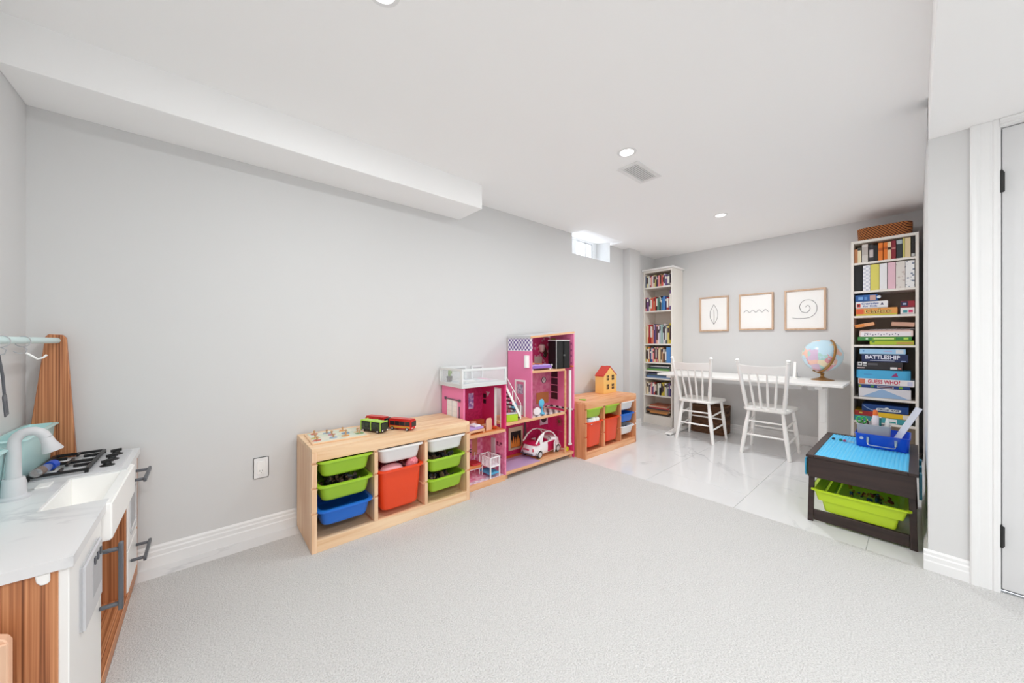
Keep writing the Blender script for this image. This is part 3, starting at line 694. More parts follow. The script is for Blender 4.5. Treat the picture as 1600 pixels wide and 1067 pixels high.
def book(label, xs, yl, th_, z, h, dep, c, tilt=0.0, group=None, band=None, lying=False):
    """upright book, spine facing -X; yl = left (greater y) edge of the spine"""
    m = col(c, .45); a = M(); ct_ = min(.0016, th_*.2)
    a.box(0, ct_, -th_, 0, 0, h); a.box(ct_, dep, -ct_, 0, 0, h); a.box(ct_, dep, -th_, -th_+ct_, 0, h)
    o = a.obj('book', m, None, smooth=0, loc=(xs, yl, z), rot=(tilt, 0, 0)); tag(o, label, 'book', group)
    box(ct_, dep-.003, -th_+ct_, -ct_, .002, h-.003).obj('pages', PAGES, o, smooth=0)
    if band:
        z0_, z1_, bc = band
        box(-.0006, .0, -th_+.0006, -.0006, h*z0_, h*z1_).obj('spine_print', col(bc, .5), o, smooth=0)
    return o
CN = {'R': ((176, 44, 44), 'red'), 'O': ((232, 122, 40), 'orange'), 'C': ((236, 222, 184), 'cream'), 'W': ((228, 226, 222), 'white'), 'B': ((40, 36, 38), 'black'),
      'N': ((46, 54, 110), 'navy'), 'U': ((48, 112, 190), 'blue'), 'S': ((86, 150, 206), 'sky blue'), 'G': ((64, 120, 90), 'green'), 'L': ((200, 202, 208), 'pale grey'), 'P': ((110, 84, 140), 'purple'),
      'K': ((226, 148, 150), 'pink'), 'Y': ((222, 200, 70), 'yellow'), 'T': ((190, 150, 110), 'tan'), 'M': ((130, 40, 62), 'maroon'), 'D': ((96, 72, 60), 'brown'), 'E': ((214, 96, 70), 'brick red'), 'H': ((120, 130, 140), 'grey'), 'V': ((150, 190, 170), 'mint'), 'A': ((206, 196, 110), 'olive yellow')}
def row(specs, z, hmax, xf, ymax, ymin, rowname, tilt=0.0, fill=1.0, group='books on the narrow left bookcase', dep=.17, seed=1):
    rnd = random.Random(seed)
    ws = [(.7+.7*rnd.random())*s[1] for s in specs]; tot = sum(ws); span = (ymax-ymin)*fill
    y = ymax; n = len(specs)
    for i, s in enumerate(specs):
        th_ = ws[i]/tot*span-.0006; h = hmax*s[2]
        nm = CN[s[0]][1]; c = tuple(max(0, min(255, int(v+rnd.uniform(-10, 10)))) for v in CN[s[0]][0])
        lb = '%s %s book, %s from left, %s shelf of the left bookcase' % ('slim' if th_ < .018 else 'thick', nm, ORD[i], rowname)
        bd = None
        q = rnd.random()
        if q < .75: bd = (rnd.choice([.62, .7, .2, .35]), rnd.choice([.82, .9, .95]), (240, 236, 226) if sum(c) < 420 else (70, 50, 60))
        tl = tilt if i > 0 else 0
        book(lb, xf+rnd.uniform(.012, .03), y, th_, z, h, min(dep, .23), c, tl, group, bd)
        y -= th_+.0006
yA, yB = LB['y1']-.02, LB['y0']+.02
def S(st, hs=None, seed=0):
    r = random.Random(seed+len(st)); return [(c, 1.0, (hs or .9)*r.uniform(.9, 1.06)) for c in st]
row(S('HCWMKWCADPKTEKWPNHW', .9, 1), LS[0], .165, LB['xf'], yA, yB, 'top', seed=1)
row(S('KPWCEETRBVGBHUSNRM', .86, 2)+[('P', 1.3, 1.22)], LS[1], .20, LB['xf'], yA, yB, 'second', seed=2)
row(S('CORREKNPKCWLVLWHBA', .92, 3)+[('Y', 1.6, .95)], LS[2], .27, LB['xf'], yA-.015, yB, 'third', seed=3)
row(S('AWCOWNUKCEKMCTWTDH', .95, 4)+[('S', 3.2, 1.02)], LS[3], .195, LB['xf'], yA, yB+.004, 'fourth', seed=4, tilt=0)
row(S('CLWKMPEBDWHBYYAWLHPN', .88, 6), LS[6], .175, LB['xf'], yA-.02, yB+.004, 'second lowest', seed=6)
def flat(label, name, xs, yl, yr, z, th_, dep, c, cat='book', rz=0, edge=None, group=None, pages=True):
    """a book lying flat: cover boards with the pages between them"""
    w = yl-yr; a = M(); ct_ = th_*.12; cy = (yl+yr)/2
    a.box(0, dep, -w/2, w/2, 0, ct_); a.box(0, dep, -w/2, w/2, th_-ct_, th_); a.box(0, ct_*.9, -w/2, w/2, ct_, th_-ct_)
    o = a.obj(name, col(c, .5), None, smooth=0, loc=(xs, cy, z), rot=(0, 0, rz)); tag(o, label, cat, group)
    box(ct_*.9, dep-.003, -w/2+.002, w/2-.002, ct_, th_-ct_).obj('pages', PAGES, o, smooth=0)
    return o
def fstack(specs, z, xf, loc_):
    for (c, nm, th_, a, b_, rz) in specs:
        flat('%s book lying flat %s' % (nm, loc_), 'book', xf+.02, yA-a, yB+b_, z, th_, .2, c, rz=rz); z += th_+.0004
fstack([((104, 160, 80), 'bright green', .022, .02, .03, 0), ((60, 90, 84), 'dark green', .014, .05, .02, .03), ((70, 74, 84), 'dark grey', .010, .06, .05, -.03), ((196, 196, 200), 'pale grey', .010, .07, .03, .02)], LS[4], LB['xf'], 'just above the desk top in the narrow left bookcase')
fstack([((120, 148, 186), 'blue grey', .016, .02, .02, 0), ((86, 110, 150), 'dull blue', .015, .01, .05, .02), ((92, 112, 92), 'grey green', .014, .03, .08, -.04), ((84, 76, 120), 'dull purple', .012, .04, .06, .02)], LS[5], LB['xf'], 'just below the desk top level in the narrow left bookcase')
fstack([((70, 60, 54), 'dark brown', .022, .01, .02, 0), ((206, 140, 76), 'orange brown', .020, .06, .05, .02), ((170, 116, 70), 'mid brown', .022, .02, .03, -.02), ((60, 56, 60), 'black', .018, .01, .04, .02), ((186, 70, 70), 'red', .018, .05, .03, 0), ((222, 206, 184), 'cream', .010, .02, .05, .03), ((176, 104, 76), 'rust', .016, .06, .05, -.03)], LS[7], LB['xf'], 'on the bottom shelf of the narrow left bookcase')

# right bookcase: reference books, binders
rA, rB = RB['y1']-.019, RB['y0']+.019
def RY(px): return rA-(px-95)/(1120-95)*(rA-rB)
for (a, b_, h, c, nm, bd, tl) in [
    (100, 155, .125, (214, 146, 100), 'tan paperback', None, 0), (160, 220, .132, (238, 226, 190), 'cream paperback', (.84, .99, (60, 60, 60)), 0),
    (236, 342, .158, (214, 208, 202), 'thick pale grey book', (.4, .85, (190, 182, 176)), 0), (366, 436, .148, (52, 48, 52), 'black book with a pale title', (.25, .7, (200, 190, 190)), 0),
    (438, 512, .140, (22, 20, 22), 'plain black book', None, 0), (520, 598, .152, (236, 128, 44), 'left one of two bright orange books', (.55, .7, (190, 90, 30)), 0),
    (612, 676, .15, (234, 122, 36), 'right one of two bright orange books', (.6, .75, (190, 90, 30)), 0), (678, 735, .15, (236, 208, 172), 'peach book', (.55, .7, (70, 50, 40)), 0),
    (742, 812, .156, (140, 36, 50), 'dark red book', (.55, .62, (210, 150, 140)), 0), (822, 918, .158, (50, 58, 60), 'dark slate book with pale top band', (.76, .97, (178, 190, 192)), 0),
    (926, 956, .166, (204, 198, 110), 'slim olive yellow book', None, 0), (960, 1046, .164, (230, 210, 166), 'sand coloured book', None, 0), (1058, 1114, .168, (32, 30, 32), 'black book with small white mark', (.03, .16, (210, 210, 210)), 0)]:
    book('%s on the top shelf of the right bookcase' % nm, RB['xf']+.02, RY(a), RY(a)-RY(b_), RS[0], h, .15, c, tl, None, bd)
BND = {'black': (16, 16, 17)}
LINES = checkmat('lined_paper', (238, 238, 242), (206, 208, 220), 60)
DOTS = checkmat('dotted_paper', (240, 240, 240), (120, 130, 150), 46, .5, 'dots')
FLOR = checkmat('floral_paper', (226, 220, 214), (200, 186, 180), 40, .5, 'dots')
for (a, b_, m, nm) in [(88, 250, mat('binder_black', (14, 14, 15), .5), 'wide black'), (258, 384, LINES, 'white ruled'), (388, 540, mat('binder_yellow', (222, 212, 104), .5), 'pale yellow'),
                       (546, 672, mat('binder_white', (236, 236, 238), .5), 'plain white'), (682, 812, mat('binder_pink', (232, 192, 204), .5), 'pale pink'), (816, 962, FLOR, 'greyish floral'), (966, 1112, DOTS, 'white dotted')]:
    h = .222; th_ = RY(a)-RY(b_)-.0008; dp_ = .22
    q = M(); q.box(0, .003, -th_, 0, 0, h); q.box(.003, dp_, -.003, 0, 0, h); q.box(.003, dp_, -th_, -th_+.003, 0, h)
    o = q.obj('magazine_file', m, None, smooth=0, loc=(RB['xf']+.012, RY(a), RS[1])); tag(o, '%s binder in the row on the second shelf of the right bookcase' % nm, 'binder')
    box(.003, dp_-.01, -th_+.003, -.003, 0, h-.012).obj('papers', PAGES, o, smooth=0)

# board games (facing -X)
def game(label, z, yl, yr, h, dep, c, side=None, xs=None, rx=0, rz=0, cat='board game', lid=.55):
    w = yl-yr; t = thing('board_game', label, cat, ((RB['xf']+.015 if xs is None else xs), (yl+yr)/2, z), 0)
    t.rotation_euler = (rx, 0, rz)
    box(.0012, dep-.0012, -w/2+.0012, w/2-.0012, 0, h*.6).obj('tray', col(tuple(int(v*.8) for v in c)), t, smooth=0)
    box(0, dep, -w/2, w/2, h*(1-lid)*.25, h).obj('lid', col(c, .4), t, .001, smooth=0)
    return t, w
def face(t, ya, yb, za, zb, c, name='print', e=.0007):
    return box(-e, 0, yb, ya, za, zb).obj(name, col(c, .5) if isinstance(c, tuple) else c, t, smooth=0)
def GY(px, lo=290.0, hi=1150.0): return rA-(px-lo)/(hi-lo)*(rA-rB)
z = RS[2]
t, w_ = game('orange game box at the bottom of the left stack, with large outlined lettering', z, GY(315), GY(915), .064, .24, (230, 158, 82))
face(t, w_/2-.002, -w_/2+.002, .002, .014, (206, 196, 70)); face(t, w_/2-.004, w_/2-.05, .016, .06, (224, 96, 56))
text('Cadoo', .036, mat('text_brown', (84, 62, 30), .5), t, Matrix.Translation((-.0009, -.012, .036)) @ FX, wmax=.165, bold=.0026)
text('Cadoo', .036, mat('text_gold', (250, 222, 130), .5), t, Matrix.Translation((-.0013, -.012, .036)) @ FX, wmax=.163, bold=.0)
z += .0645
t, w_ = game('white game box in the middle of the left stack with blue lettering', z, GY(312), GY(782), .060, .24, (236, 234, 236))
TB = mat('text_blue', (48, 90, 160), .5)
text('Charades', .018, TB, t, Matrix.Translation((-.0009, .008, .042)) @ FX, wmax=.105, bold=.0004); text('for Kids', .016, TB, t, Matrix.Translation((-.0009, .006, .019)) @ FX, wmax=.085, bold=.0004)
face(t, w_/2-.008, w_/2-.032, .012, .044, (222, 70, 60)); face(t, w_/2-.013, w_/2-.027, .018, .036, (60, 40, 40), e=.0011)
q = M().prism([(-.075, .026), (-.055, .026), (-.065, .048)], 'x', -.0011, 0); q.obj('print', col((40, 40, 90)), t, smooth=0)
z += .0605
t, w_ = game('small blue game box on top of the left stack', z, GY(308), GY(640), .058, .20, (36, 92, 160))
face(t, -.022, -.058, .008, .052, (200, 160, 150)); q = M(); q.lathe([(.0001, 0), (.016, 0), (.016, .001), (.0001, .001)], 16, (0, 0, 0), Matrix.Rotation(-PI/2, 4, 'Y')); q.xform(Matrix.Translation((0, -.076, .034)) @ Matrix.Diagonal((1, .8, .8, 1))).obj('print', col((220, 230, 240)), t)
face(t, .05, .02, .016, .042, (120, 170, 220)); face(t, .012, -.006, .012, .040, (90, 140, 200))
z = RS[2]
t, w_ = game('small white box with teal and pink dots at the right end', z, GY(955), GY(1140), .055, .12, (236, 230, 230))
for yy, c in ((.012, (60, 150, 160)), (-.018, (220, 60, 110))): face(t, yy+.012, yy-.012, .014, .036, c)
t, w_ = game('dark red and navy box on the small white box', z+.0555, GY(960), GY(1145), .055, .12, (150, 34, 50))
face(t, w_/2-.001, .0, .012, .052, (46, 34, 70)); face(t, w_/2-.012, .008, .024, .038, (180, 190, 220), e=.0011)
z = RS[3]
t, w_ = game('bright yellow green flat game box lowest on the fourth shelf', z, GY(525), GY(1132), .036, .25, (176, 196, 54)); face(t, -.03, -w_/2+.004, .008, .024, (196, 150, 80))
face(t, w_/2-.012, w_/2-.03, .022, .032, (70, 130, 70))
z += .0365
t, w_ = game('green flat game box with pale lettering second up on the fourth shelf', z, GY(345), GY(1104), .034, .25, (60, 140, 66)); face(t, .07, -.07, .005, .03, (110, 176, 50))
face(t, .06, -.06, .012, .023, (214, 232, 150), e=.0011); face(t, -w_/2+.045, -w_/2+.018, .009, .026, (180, 220, 90)); face(t, w_/2-.05, w_/2-.065, .01, .025, (190, 220, 190))
z += .0345
t, w_ = game('pinkish white game box patterned with tiny dark figures on the fourth shelf', z, GY(372), GY(1122), .050, .25, (236, 212, 206)); face(t, w_/2-.008, -w_/2+.012, .003, .04, (240, 234, 238))
for k in range(13): face(t, w_/2-.03-k*.0165, w_/2-.037-k*.0165, .012+.004*(k % 3), .020+.004*(k % 3), (90, 80, 120), e=.0011)
face(t, w_/2-.03, w_/2-.055, .028, .032, (90, 90, 110), e=.0011)
z += .0505
o = flat('thin pinkish board lying on the patterned white game box', 'game_board', RB['xf']+.02, GY(380), GY(1080), z, .008, .23, (190, 150, 140), 'board'); z += .0085
sp_ = thing('spiral_pad', 'grey spiral bound pad lying near the top of the fourth shelf', 'pad', (RB['xf']+.03, (GY(520)+GY(1140))/2, z))
wq = (GY(520)-GY(1140))/2
box(.01, .2, -wq, wq, 0, .006).obj('sheets', col((190, 188, 192)), sp_)
q = M()
for k in range(9):
    yy = -wq+.014+k*(2*wq-.028)/8
    q.tube([(.01+.007*math.cos(2*PI*i/10), yy, .006+.006*math.sin(2*PI*i/10)) for i in range(10)], .0016, 5, True)
q.obj('spiral', STEEL, sp_); z2 = z+.0125
t, w_ = game('small orange and pink box tilted at the left of the fourth shelf', z2+.004, GY(305), GY(600), .03, .14, (232, 168, 120), rx=math.radians(-11)); t.location.z += .012; face(t, w_/2-.004, .0, .005, .026, (230, 140, 60))
t.location.z += .0
t, w_ = game('small dusty pink box tilted at the right of the fourth shelf', z2+.006, GY(828), GY(1138), .036, .14, (206, 160, 138), rx=math.radians(5)); t.location.z += .006
z = RS[4]
t, w_ = game('white game box with pale blue triangle lowest on the fifth shelf', z, GY(322, 235, 1262), GY(1196, 235, 1262), .083, .26, (222, 220, 226))
q = M().prism([(w_/2-.02, .006), (-w_/2+.012, .006), (.012, .079)], 'x', -.0009, 0); q.obj('print', col((150, 182, 218)), t, smooth=0)
z += .0835
t, w_ = game('thin navy game box with green corners on the fifth shelf', z, GY(312, 235, 1262), GY(1180, 235, 1262), .028, .26, (28, 62, 128)); face(t, .035, -.06, .006, .023, (200, 196, 206)); face(t, .03, -.055, .009, .020, (90, 60, 80), e=.0011); face(t, .075, .055, .006, .022, (90, 150, 70)); face(t, -.09, -.112, .006, .022, (130, 180, 60)); face(t, w_/2-.002, w_/2-.02, .004, .024, (130, 160, 60))
z += .0285
t, w_ = game('white game box with bold pink red lettering on the fifth shelf', z, GY(310, 235, 1262), GY(1250, 235, 1262), .052, .26, (238, 234, 236))
face(t, w_/2-.004, w_/2-.044, .006, .049, (216, 120, 90)); face(t, -w_/2+.038, -w_/2+.01, .008, .042, (206, 206, 232))
text('GUESS WHO?', .032, mat('text_pinkred', (196, 52, 84), .5), t, Matrix.Translation((-.0009, .01, .027)) @ FX, wmax=.19, bold=.0014)
z += .0525
t = thing('board_game', 'sky blue game box with rounded ends on the fifth shelf', 'board game', (RB['xf']+.015, (GY(268, 235, 1262)+GY(1192, 235, 1262))/2, z))
w_ = GY(268, 235, 1262)-GY(1192, 235, 1262)
q = M(); pts = rrect(.24, w_, .03, 0, .12, 0, 5); q.rings([[p+Vector((0, 0, h_)) for p in pts] for h_ in (0, .076)]); q.obj('lid', mat('tin_blue', (74, 172, 220), .25), t, .003)
face(t, w_/2-.05, w_/2-.10, .034, .04, (60, 130, 190)); q = M().prism([(-.052, .022), (-.092, .026), (-.082, .058), (-.066, .044)], 'x', -.0009, 0); q.obj('print', col((150, 50, 110)), t, smooth=0)
z += .0765
t, w_ = game('black game box with small white marks on the fifth shelf', z, GY(282, 235, 1262), GY(1065, 235, 1262), .069, .26, (44, 42, 46))
face(t, w_/2-.008, w_/2-.034, .036, .066, (226, 226, 226)); face(t, w_/2-.012, w_/2-.03, .042, .058, (80, 80, 84), e=.0011); face(t, w_/2-.038, w_/2-.062, .052, .064, (232, 232, 232)); face(t, w_/2-.042, w_/2-.062, .030, .044, (170, 170, 172)); face(t, w_/2-.004, w_/2-.05, .012, .02, (200, 180, 180))
face(t, -w_/2+.07, -w_/2+.03, .010, .028, (226, 226, 226)); face(t, -w_/2+.026, -w_/2+.008, .014, .024, (200, 120, 110)); face(t, w_/2-.07, w_/2-.13, .04, .058, (84, 84, 88))
z += .0695
t, w_ = game('navy game box with large white capital lettering on the fifth shelf', z, GY(372, 235, 1262), GY(1152, 235, 1262), .066, .25, (28, 42, 88))
text('BATTLESHIP', .031, mat('text_white', (226, 228, 240), .5), t, Matrix.Translation((-.0009, .012, .040)) @ FX, wmax=.205, bold=.0013)
face(t, .085, -.06, .010, .015, (170, 180, 205)); face(t, -w_/2+.04, -w_/2+.012, .008, .014, (150, 170, 215))
z += .0665
t, w_ = game('pale blue game box on top of the fifth shelf stack', z, GY(335, 235, 1262), GY(1112, 235, 1262), .046, .24, (160, 204, 238)); face(t, -w_/2+.055, -w_/2+.012, .008, .040, (214, 220, 226)); face(t, -.01, -.06, .024, .03, (206, 160, 200)); face(t, w_/2-.02, w_/2-.03, .022, .034, (80, 140, 200))
z = RS[5]
t, w_ = game('teal and white game box lowest on the sixth shelf', z, GY(165, 160, 900), GY(905, 160, 900)+.03, .045, .25, (70, 160, 170)); face(t, -.03, -.09, .004, .04, (232, 236, 238)); face(t, -.03, -.085, .008, .018, (40, 150, 150), e=.0011)
z += .0455
t, w_ = game('red and yellow game box second up on the sixth shelf', z, GY(165, 160, 900), GY(880, 160, 900), .042, .26, (232, 190, 46)); face(t, w_/2-.001, .03, .002, .0415, (170, 44, 48)); face(t, -.115, -.155, .004, .038, (226, 222, 214)); face(t, w_/2-.03, w_/2-.05, .018, .03, (220, 200, 70), e=.0011)
z += .0425
t, w_ = game('dark blue game box with white outlined lettering on the sixth shelf', z, GY(262, 160, 900), GY(825, 160, 900), .062, .25, (24, 66, 130))
q = M(); q.prism([(.045+.0, .012), (-.085, .012), (-.095, .02), (-.095, .034), (-.03, .036), (-.02, .046), (-.008, .046), (0, .038), (.04, .036), (.05, .03), (.05, .018)], 'x', -.0009, 0); q.obj('print', col((222, 228, 232)), t, smooth=0)
text('CIRCUIT MAZE', .014, mat('text_darkblue', (30, 50, 90), .5), t, Matrix.Translation((-.0014, -.022, .0245)) @ FX, wmax=.125, bold=.0005)
q = M().tube([(0, w_/2-.008, .05), (0, w_/2-.03, .03), (0, w_/2-.06, .014), (0, w_/2-.09, .008)], .0022, 6); q.obj('print', col((170, 200, 232)), t)
# wicker baskets
def wicker(name, c1, c2, sc_, dirs):
    if (name,) in MC: return MC[(name,)]
    m = mat(name, c1, .7); N, L = nodes(m); b = N['Principled BSDF']
    tc = N.new('ShaderNodeTexCoord'); mp = N.new('ShaderNodeMapping'); mp.inputs['Rotation'].default_value = dirs
    wv_ = N.new('ShaderNodeTexWave'); wv_.inputs['Scale'].default_value = sc_; wv_.inputs['Distortion'].default_value = .4; wv_.bands_direction = 'Y'
    r = N.new('ShaderNodeValToRGB'); r.color_ramp.elements[0].position = .25; r.color_ramp.elements[1].position = .6; r.color_ramp.elements[0].color = lin(c2); r.color_ramp.elements[1].color = lin(c1)
    bp = N.new('ShaderNodeBump'); bp.inputs['Strength'].default_value = .6; bp.inputs['Distance'].default_value = .004
    L.new(tc.outputs['Object'], mp.inputs['Vector']); L.new(mp.outputs[0], wv_.inputs['Vector']); L.new(wv_.outputs[1], r.inputs[0]); L.new(r.outputs[0], b.inputs['Base Color']); L.new(wv_.outputs[1], bp.inputs['Height']); L.new(bp.outputs[0], b.inputs['Normal'])
    return m
def basket(label, cx, cy, z, dx, dy, h, m, r, lean=1.0, lid=False, hole=False):
    t = thing('wicker_basket', label, 'basket', (cx, cy, z)); n = 8
    a = M(); a.rings([rrect(dx*lean-.01, dy*lean-.01, r, 0, n=n), rrect(dx*lean, dy*lean, r, .008, n=n), rrect(dx, dy, r, h-.006, n=n), rrect(dx-.016, dy-.016, r, h-.006, n=n), rrect(dx*lean-.016, dy*lean-.016, r, .01, n=n)])
    a.obj('basket_body', m, t, smooth=50)
    # woven strands: raised rings round the body and upright stakes
    q = M(); nr = max(4, int(h/.0125))
    for k in range(nr):
        zz = .008+k*(h-.016)/(nr-1); f_ = lean+(1-lean)*zz/h
        q.tube(rrect(dx*f_+.004, dy*f_+.004, r, zz, n=n), .0042, 5, True)
    o = q.obj('woven_strands', m, t, smooth=60); o['kind'] = 'stuff'
    b = M().tube(rrect(dx-.004, dy-.004, r, h-.002, n=n), .008, 8, True); b.obj('rim', m, t, smooth=60)
    if hole:
        for s_ in (-1, 1): box(-.04, .04, s_*(dy/2+.003), s_*(dy/2+.009), h-.075, h-.05).obj('handle_hole_shade', mat('hole_shade', (60, 40, 30), .8), t, .003)  # dark block stands in for the shade inside the handle hole
    return t
WKD = wicker('brown_wicker', (128, 90, 62), (70, 46, 32), 22, (PI/2, 0, 0)); WKO = wicker('honey_wicker', (206, 132, 74), (98, 54, 26), 24, (.7, 0, .5))
basket('dark brown wicker basket under the desk behind the left chair', 4.50, 1.60, ZF, .25, .36, .315, WKD, .03, .97, hole=True)
basket('honey brown woven tray basket lying on top of the right bookcase', 4.50, .185, 1.948, .24, .32, .108, WKO, .05, .97)

# ---------------------------------------------------------------- desk, chairs
DZt = .695
D = thing('desk', 'long white desk on two steel column legs against the far wall', 'desk', (4.24, 1.19, ZF))
def dk(m, n, mm=WHITE, b=.002): return m.obj(n, mm, D, b, world=True)
dk(box(3.945, 4.565, .395, 1.972, DZt-.02, DZt), 'desk_top', BONE, .002)
for yy in (.555, 1.86):
    dk(box(4.19, 4.27, yy-.03, yy+.03, ZF+.03, DZt-.05), 'leg_column', BONE, .004)
    dk(box(4.18, 4.28, yy-.024, yy+.024, .33, DZt-.05), 'leg_sleeve', BONE, .004)
    q = M().prism([(3.965, ZF+.008), (3.985, ZF+.008), (4.52, ZF+.008), (4.53, ZF+.02), (4.30, ZF+.036), (4.16, ZF+.036), (3.965, ZF+.02)], 'y', yy-.035, yy+.035); dk(q, 'foot', BONE, .003)
    for xx in (3.985, 4.50): dk(M().tube([(xx, yy, ZF), (xx, yy, ZF+.009)], .018, 10), 'foot_pad', BLACK, 0)
    dk(box(3.99, 4.52, yy-.025, yy+.025, DZt-.05, DZt-.02), 'support_arm', BONE, .002)
dk(box(4.20, 4.26, .58, 1.835, DZt-.05, DZt-.022), 'cross_beam', BONE, .002)
for yy in (.62, .665): dk(M().tube([(3.975, yy, DZt-.02), (3.975, yy, DZt-.03)], .008, 10), 'bolt_cap', BONE, 0)
def lathe_between(m, p0, p1, prof, n=12):
    """turned spindle from p0 to p1; prof: (t 0..1, radius)"""
    p0, p1 = Vector(p0), Vector(p1)
    pts = [p0+(p1-p0)*t for t, r in prof]
    m.tube(pts, [r for t, r in prof], n)
LEG = [(0, .010), (.03, .013), (.06, .012), (.09, .0105), (.15, .013), (.45, .0175), (.52, .0185), (.70, .0155), (.90, .0135), (1, .012)]
LEGP = [(0, .014), (.04, .0155), (.5, .0195), (.7, .0175), (.9, .014), (1, .012)]
def make_chair(cx, cy, label, rz):
    t = thing('dining_chair', label, 'chair', (cx, cy, ZF), rz, 'white spindle back chairs at the desk')
    sz = .442
    # seat: local +x towards the desk; wider at the front
    sp = []
    for (x, y) in ((-.185, .155), (-.19, .13), (-.19, -.13), (-.185, -.155), (-.15, -.175), (.15, -.205), (.19, -.185), (.20, -.14), (.20, .14), (.19, .185), (.15, .205), (-.15, .175)): sp.append((x, y))
    M().prism(sp, 'z', sz-.028, sz).obj('seat', BONE, t, .008, 3, 40)
    ft = {}
    for nm, (x0, y0, x1, y1) in dict(bl=(-.15, .13, -.185, .185), br=(-.15, -.13, -.185, -.185), fl=(.145, .155, .185, .195), fr=(.145, -.155, .185, -.195)).items():
        m = M(); lathe_between(m, (x1, y1, 0), (x0, y0, sz-.02), LEGP if nm[0] == 'b' else LEG); m.obj('leg', BONE, t, smooth=50)
        ft[nm] = (Vector((x1, y1, 0)), Vector((x0, y0, sz-.02)))
    def at_(nm, z): a, b = ft[nm]; return a+(b-a)*(z/(sz-.02))
    def st(a, za, b, zb):
        m = M(); lathe_between(m, at_(a, za), at_(b, zb), [(0, .006), (.15, .0075), (.5, .0092), (.85, .0075), (1, .006)], 10); m.obj('stretcher', BONE, t, smooth=50)
    st('bl', .315, 'br', .315); st('bl', .185, 'br', .185); st('fl', .21, 'fr', .21)
    st('bl', .275, 'fl', .305); st('br', .275, 'fr', .305); st('bl', .14, 'fl', .165); st('br', .14, 'fr', .165)
    # back posts lean backwards and spread
    PO = [(0, .013), (.06, .0135), (.16, .018), (.27, .0155), (.29, .0185), (.31, .0145), (.33, .0175), (.36, .0145), (.6, .016), (.82, .0165), (.88, .0155), (.93, .012), (.945, .016), (.955, .0125), (.965, .016), (.98, .0175), (.993, .012), (1, .004)]
    top = {}
    for s_ in (1, -1):
        a, b = Vector((-.165, s_*.145, sz-.004)), Vector((-.275, s_*.195, .905)); m = M(); lathe_between(m, a, b, PO, 14); m.obj('back_post', BONE, t, smooth=50); top[s_] = (a, b)
    def bp_(s_, f_): a, b = top[s_]; return a+(b-a)*f_
    # curved crest rail
    R_ = []
    for k in range(9):
        u = k/8; lo = bp_(1, .70)*(1-u)+bp_(-1, .70)*u; hi = bp_(1, .885)*(1-u)+bp_(-1, .885)*u; bow = -.022*math.sin(PI*u)
        hb = -.012*math.sin(PI*u)
        R_.append([Vector((lo.x+bow-.007, lo.y, lo.z)), Vector((lo.x+bow+.007, lo.y, lo.z)), Vector((hi.x+bow+.006, hi.y, hi.z+hb)), Vector((hi.x+bow-.006, hi.y, hi.z+hb))])
    M().rings(R_).obj('crest_rail', BONE, t, .003, 2, 50)
    for k in range(4):
        u = (k+1)/5; lo = Vector((-.168, .125*(1-2*u)*1.05, sz-.004)); q = bp_(1, .715)*(1-u)+bp_(-1, .715)*u; q.x += -.022*math.sin(PI*u)
        m = M(); lathe_between(m, lo, q, [(0, .0072), (.2, .0105), (.35, .0115), (.7, .0080), (1, .0065)], 10); m.obj('spindle', BONE, t, smooth=50)
    return t
c1_ = make_chair(4.115, 1.56, 'white wooden spindle back chair nearer the left bookcase, in front of the basket', math.radians(1))
c2_ = copy_tree(c1_); c2_.location = (4.075, .925, ZF); c2_.rotation_euler = (0, 0, math.radians(1))
c2_['label'] = 'white wooden spindle back chair nearer the globe, right one of the pair'

# globe
gx, gy = 4.40, .585
G = thing('globe', 'desktop world globe on a bronze stand at the right end of the desk', 'globe', (gx, gy, DZt))
BRZ = mat('bronze_stand', (168, 126, 74), .35, .6); GR = .150; gc = Vector((0, -.0, .232))
M().lathe([(.0001, 0), (.085, 0), (.086, .006), (.06, .013), (.03, .022), (.014, .034), (.012, .046), (.016, .052), (.011, .058), (.0001, .06)], 24).obj('stand_base', BRZ, G, smooth=50)
def globe_mat():
    m = mat('globe_map', (168, 208, 226), .22); N, L = nodes(m); b = N['Principled BSDF']
    tc = N.new('ShaderNodeTexCoord'); n = N.new('ShaderNodeTexNoise'); n.inputs['Scale'].default_value = 6.5; n.inputs['Detail'].default_value = 4; n.inputs['Roughness'].default_value = .55
    r = N.new('ShaderNodeValToRGB'); e = r.color_ramp.elements; e[0].position = .495; e[0].color = (0,0,0,1); e[1].position = .52; e[1].color = (1,1,1,1)
    n2 = N.new('ShaderNodeTexVoronoi'); n2.inputs['Scale'].default_value = 17
    r2 = N.new('ShaderNodeValToRGB'); r2.color_ramp.interpolation = 'CONSTANT'; q = r2.color_ramp.elements
    q[0].color = lin((240, 196, 180)); q[0].position = 0; q[1].color = lin((178, 216, 210)); q[1].position = .3
    for p, c in ((.45, (238, 222, 190)), (.6, (214, 190, 214)), (.75, (240, 204, 186)), (.87, (226, 160, 168))): k = q.new(p); k.color = lin(c)
    mx = N.new('ShaderNodeMix'); mx.data_type = 'RGBA'; mx.inputs['A'].default_value = lin((196, 224, 238))
    L.new(tc.outputs['Object'], n.inputs['Vector']); L.new(tc.outputs['Object'], n2.inputs['Vector'])
    sep = N.new('ShaderNodeSeparateColor'); L.new(n2.outputs['Color'], sep.inputs[0]); L.new(sep.outputs[0], r2.inputs[0])
    L.new(n.outputs[0], r.inputs[0]); L.new(r.outputs[0], mx.inputs['Factor']); L.new(r2.outputs[0], mx.inputs['B']); L.new(mx.outputs['Result'], b.inputs['Base Color'])
    return m
gb = M().lathe([(GR*math.sin(PI*k/24), -GR*math.cos(PI*k/24)) for k in range(25)], 40); gb.obj('globe_ball', globe_mat(), G, 0, 1, 80, loc=gc, rot=(math.radians(-18), math.radians(12), 0))
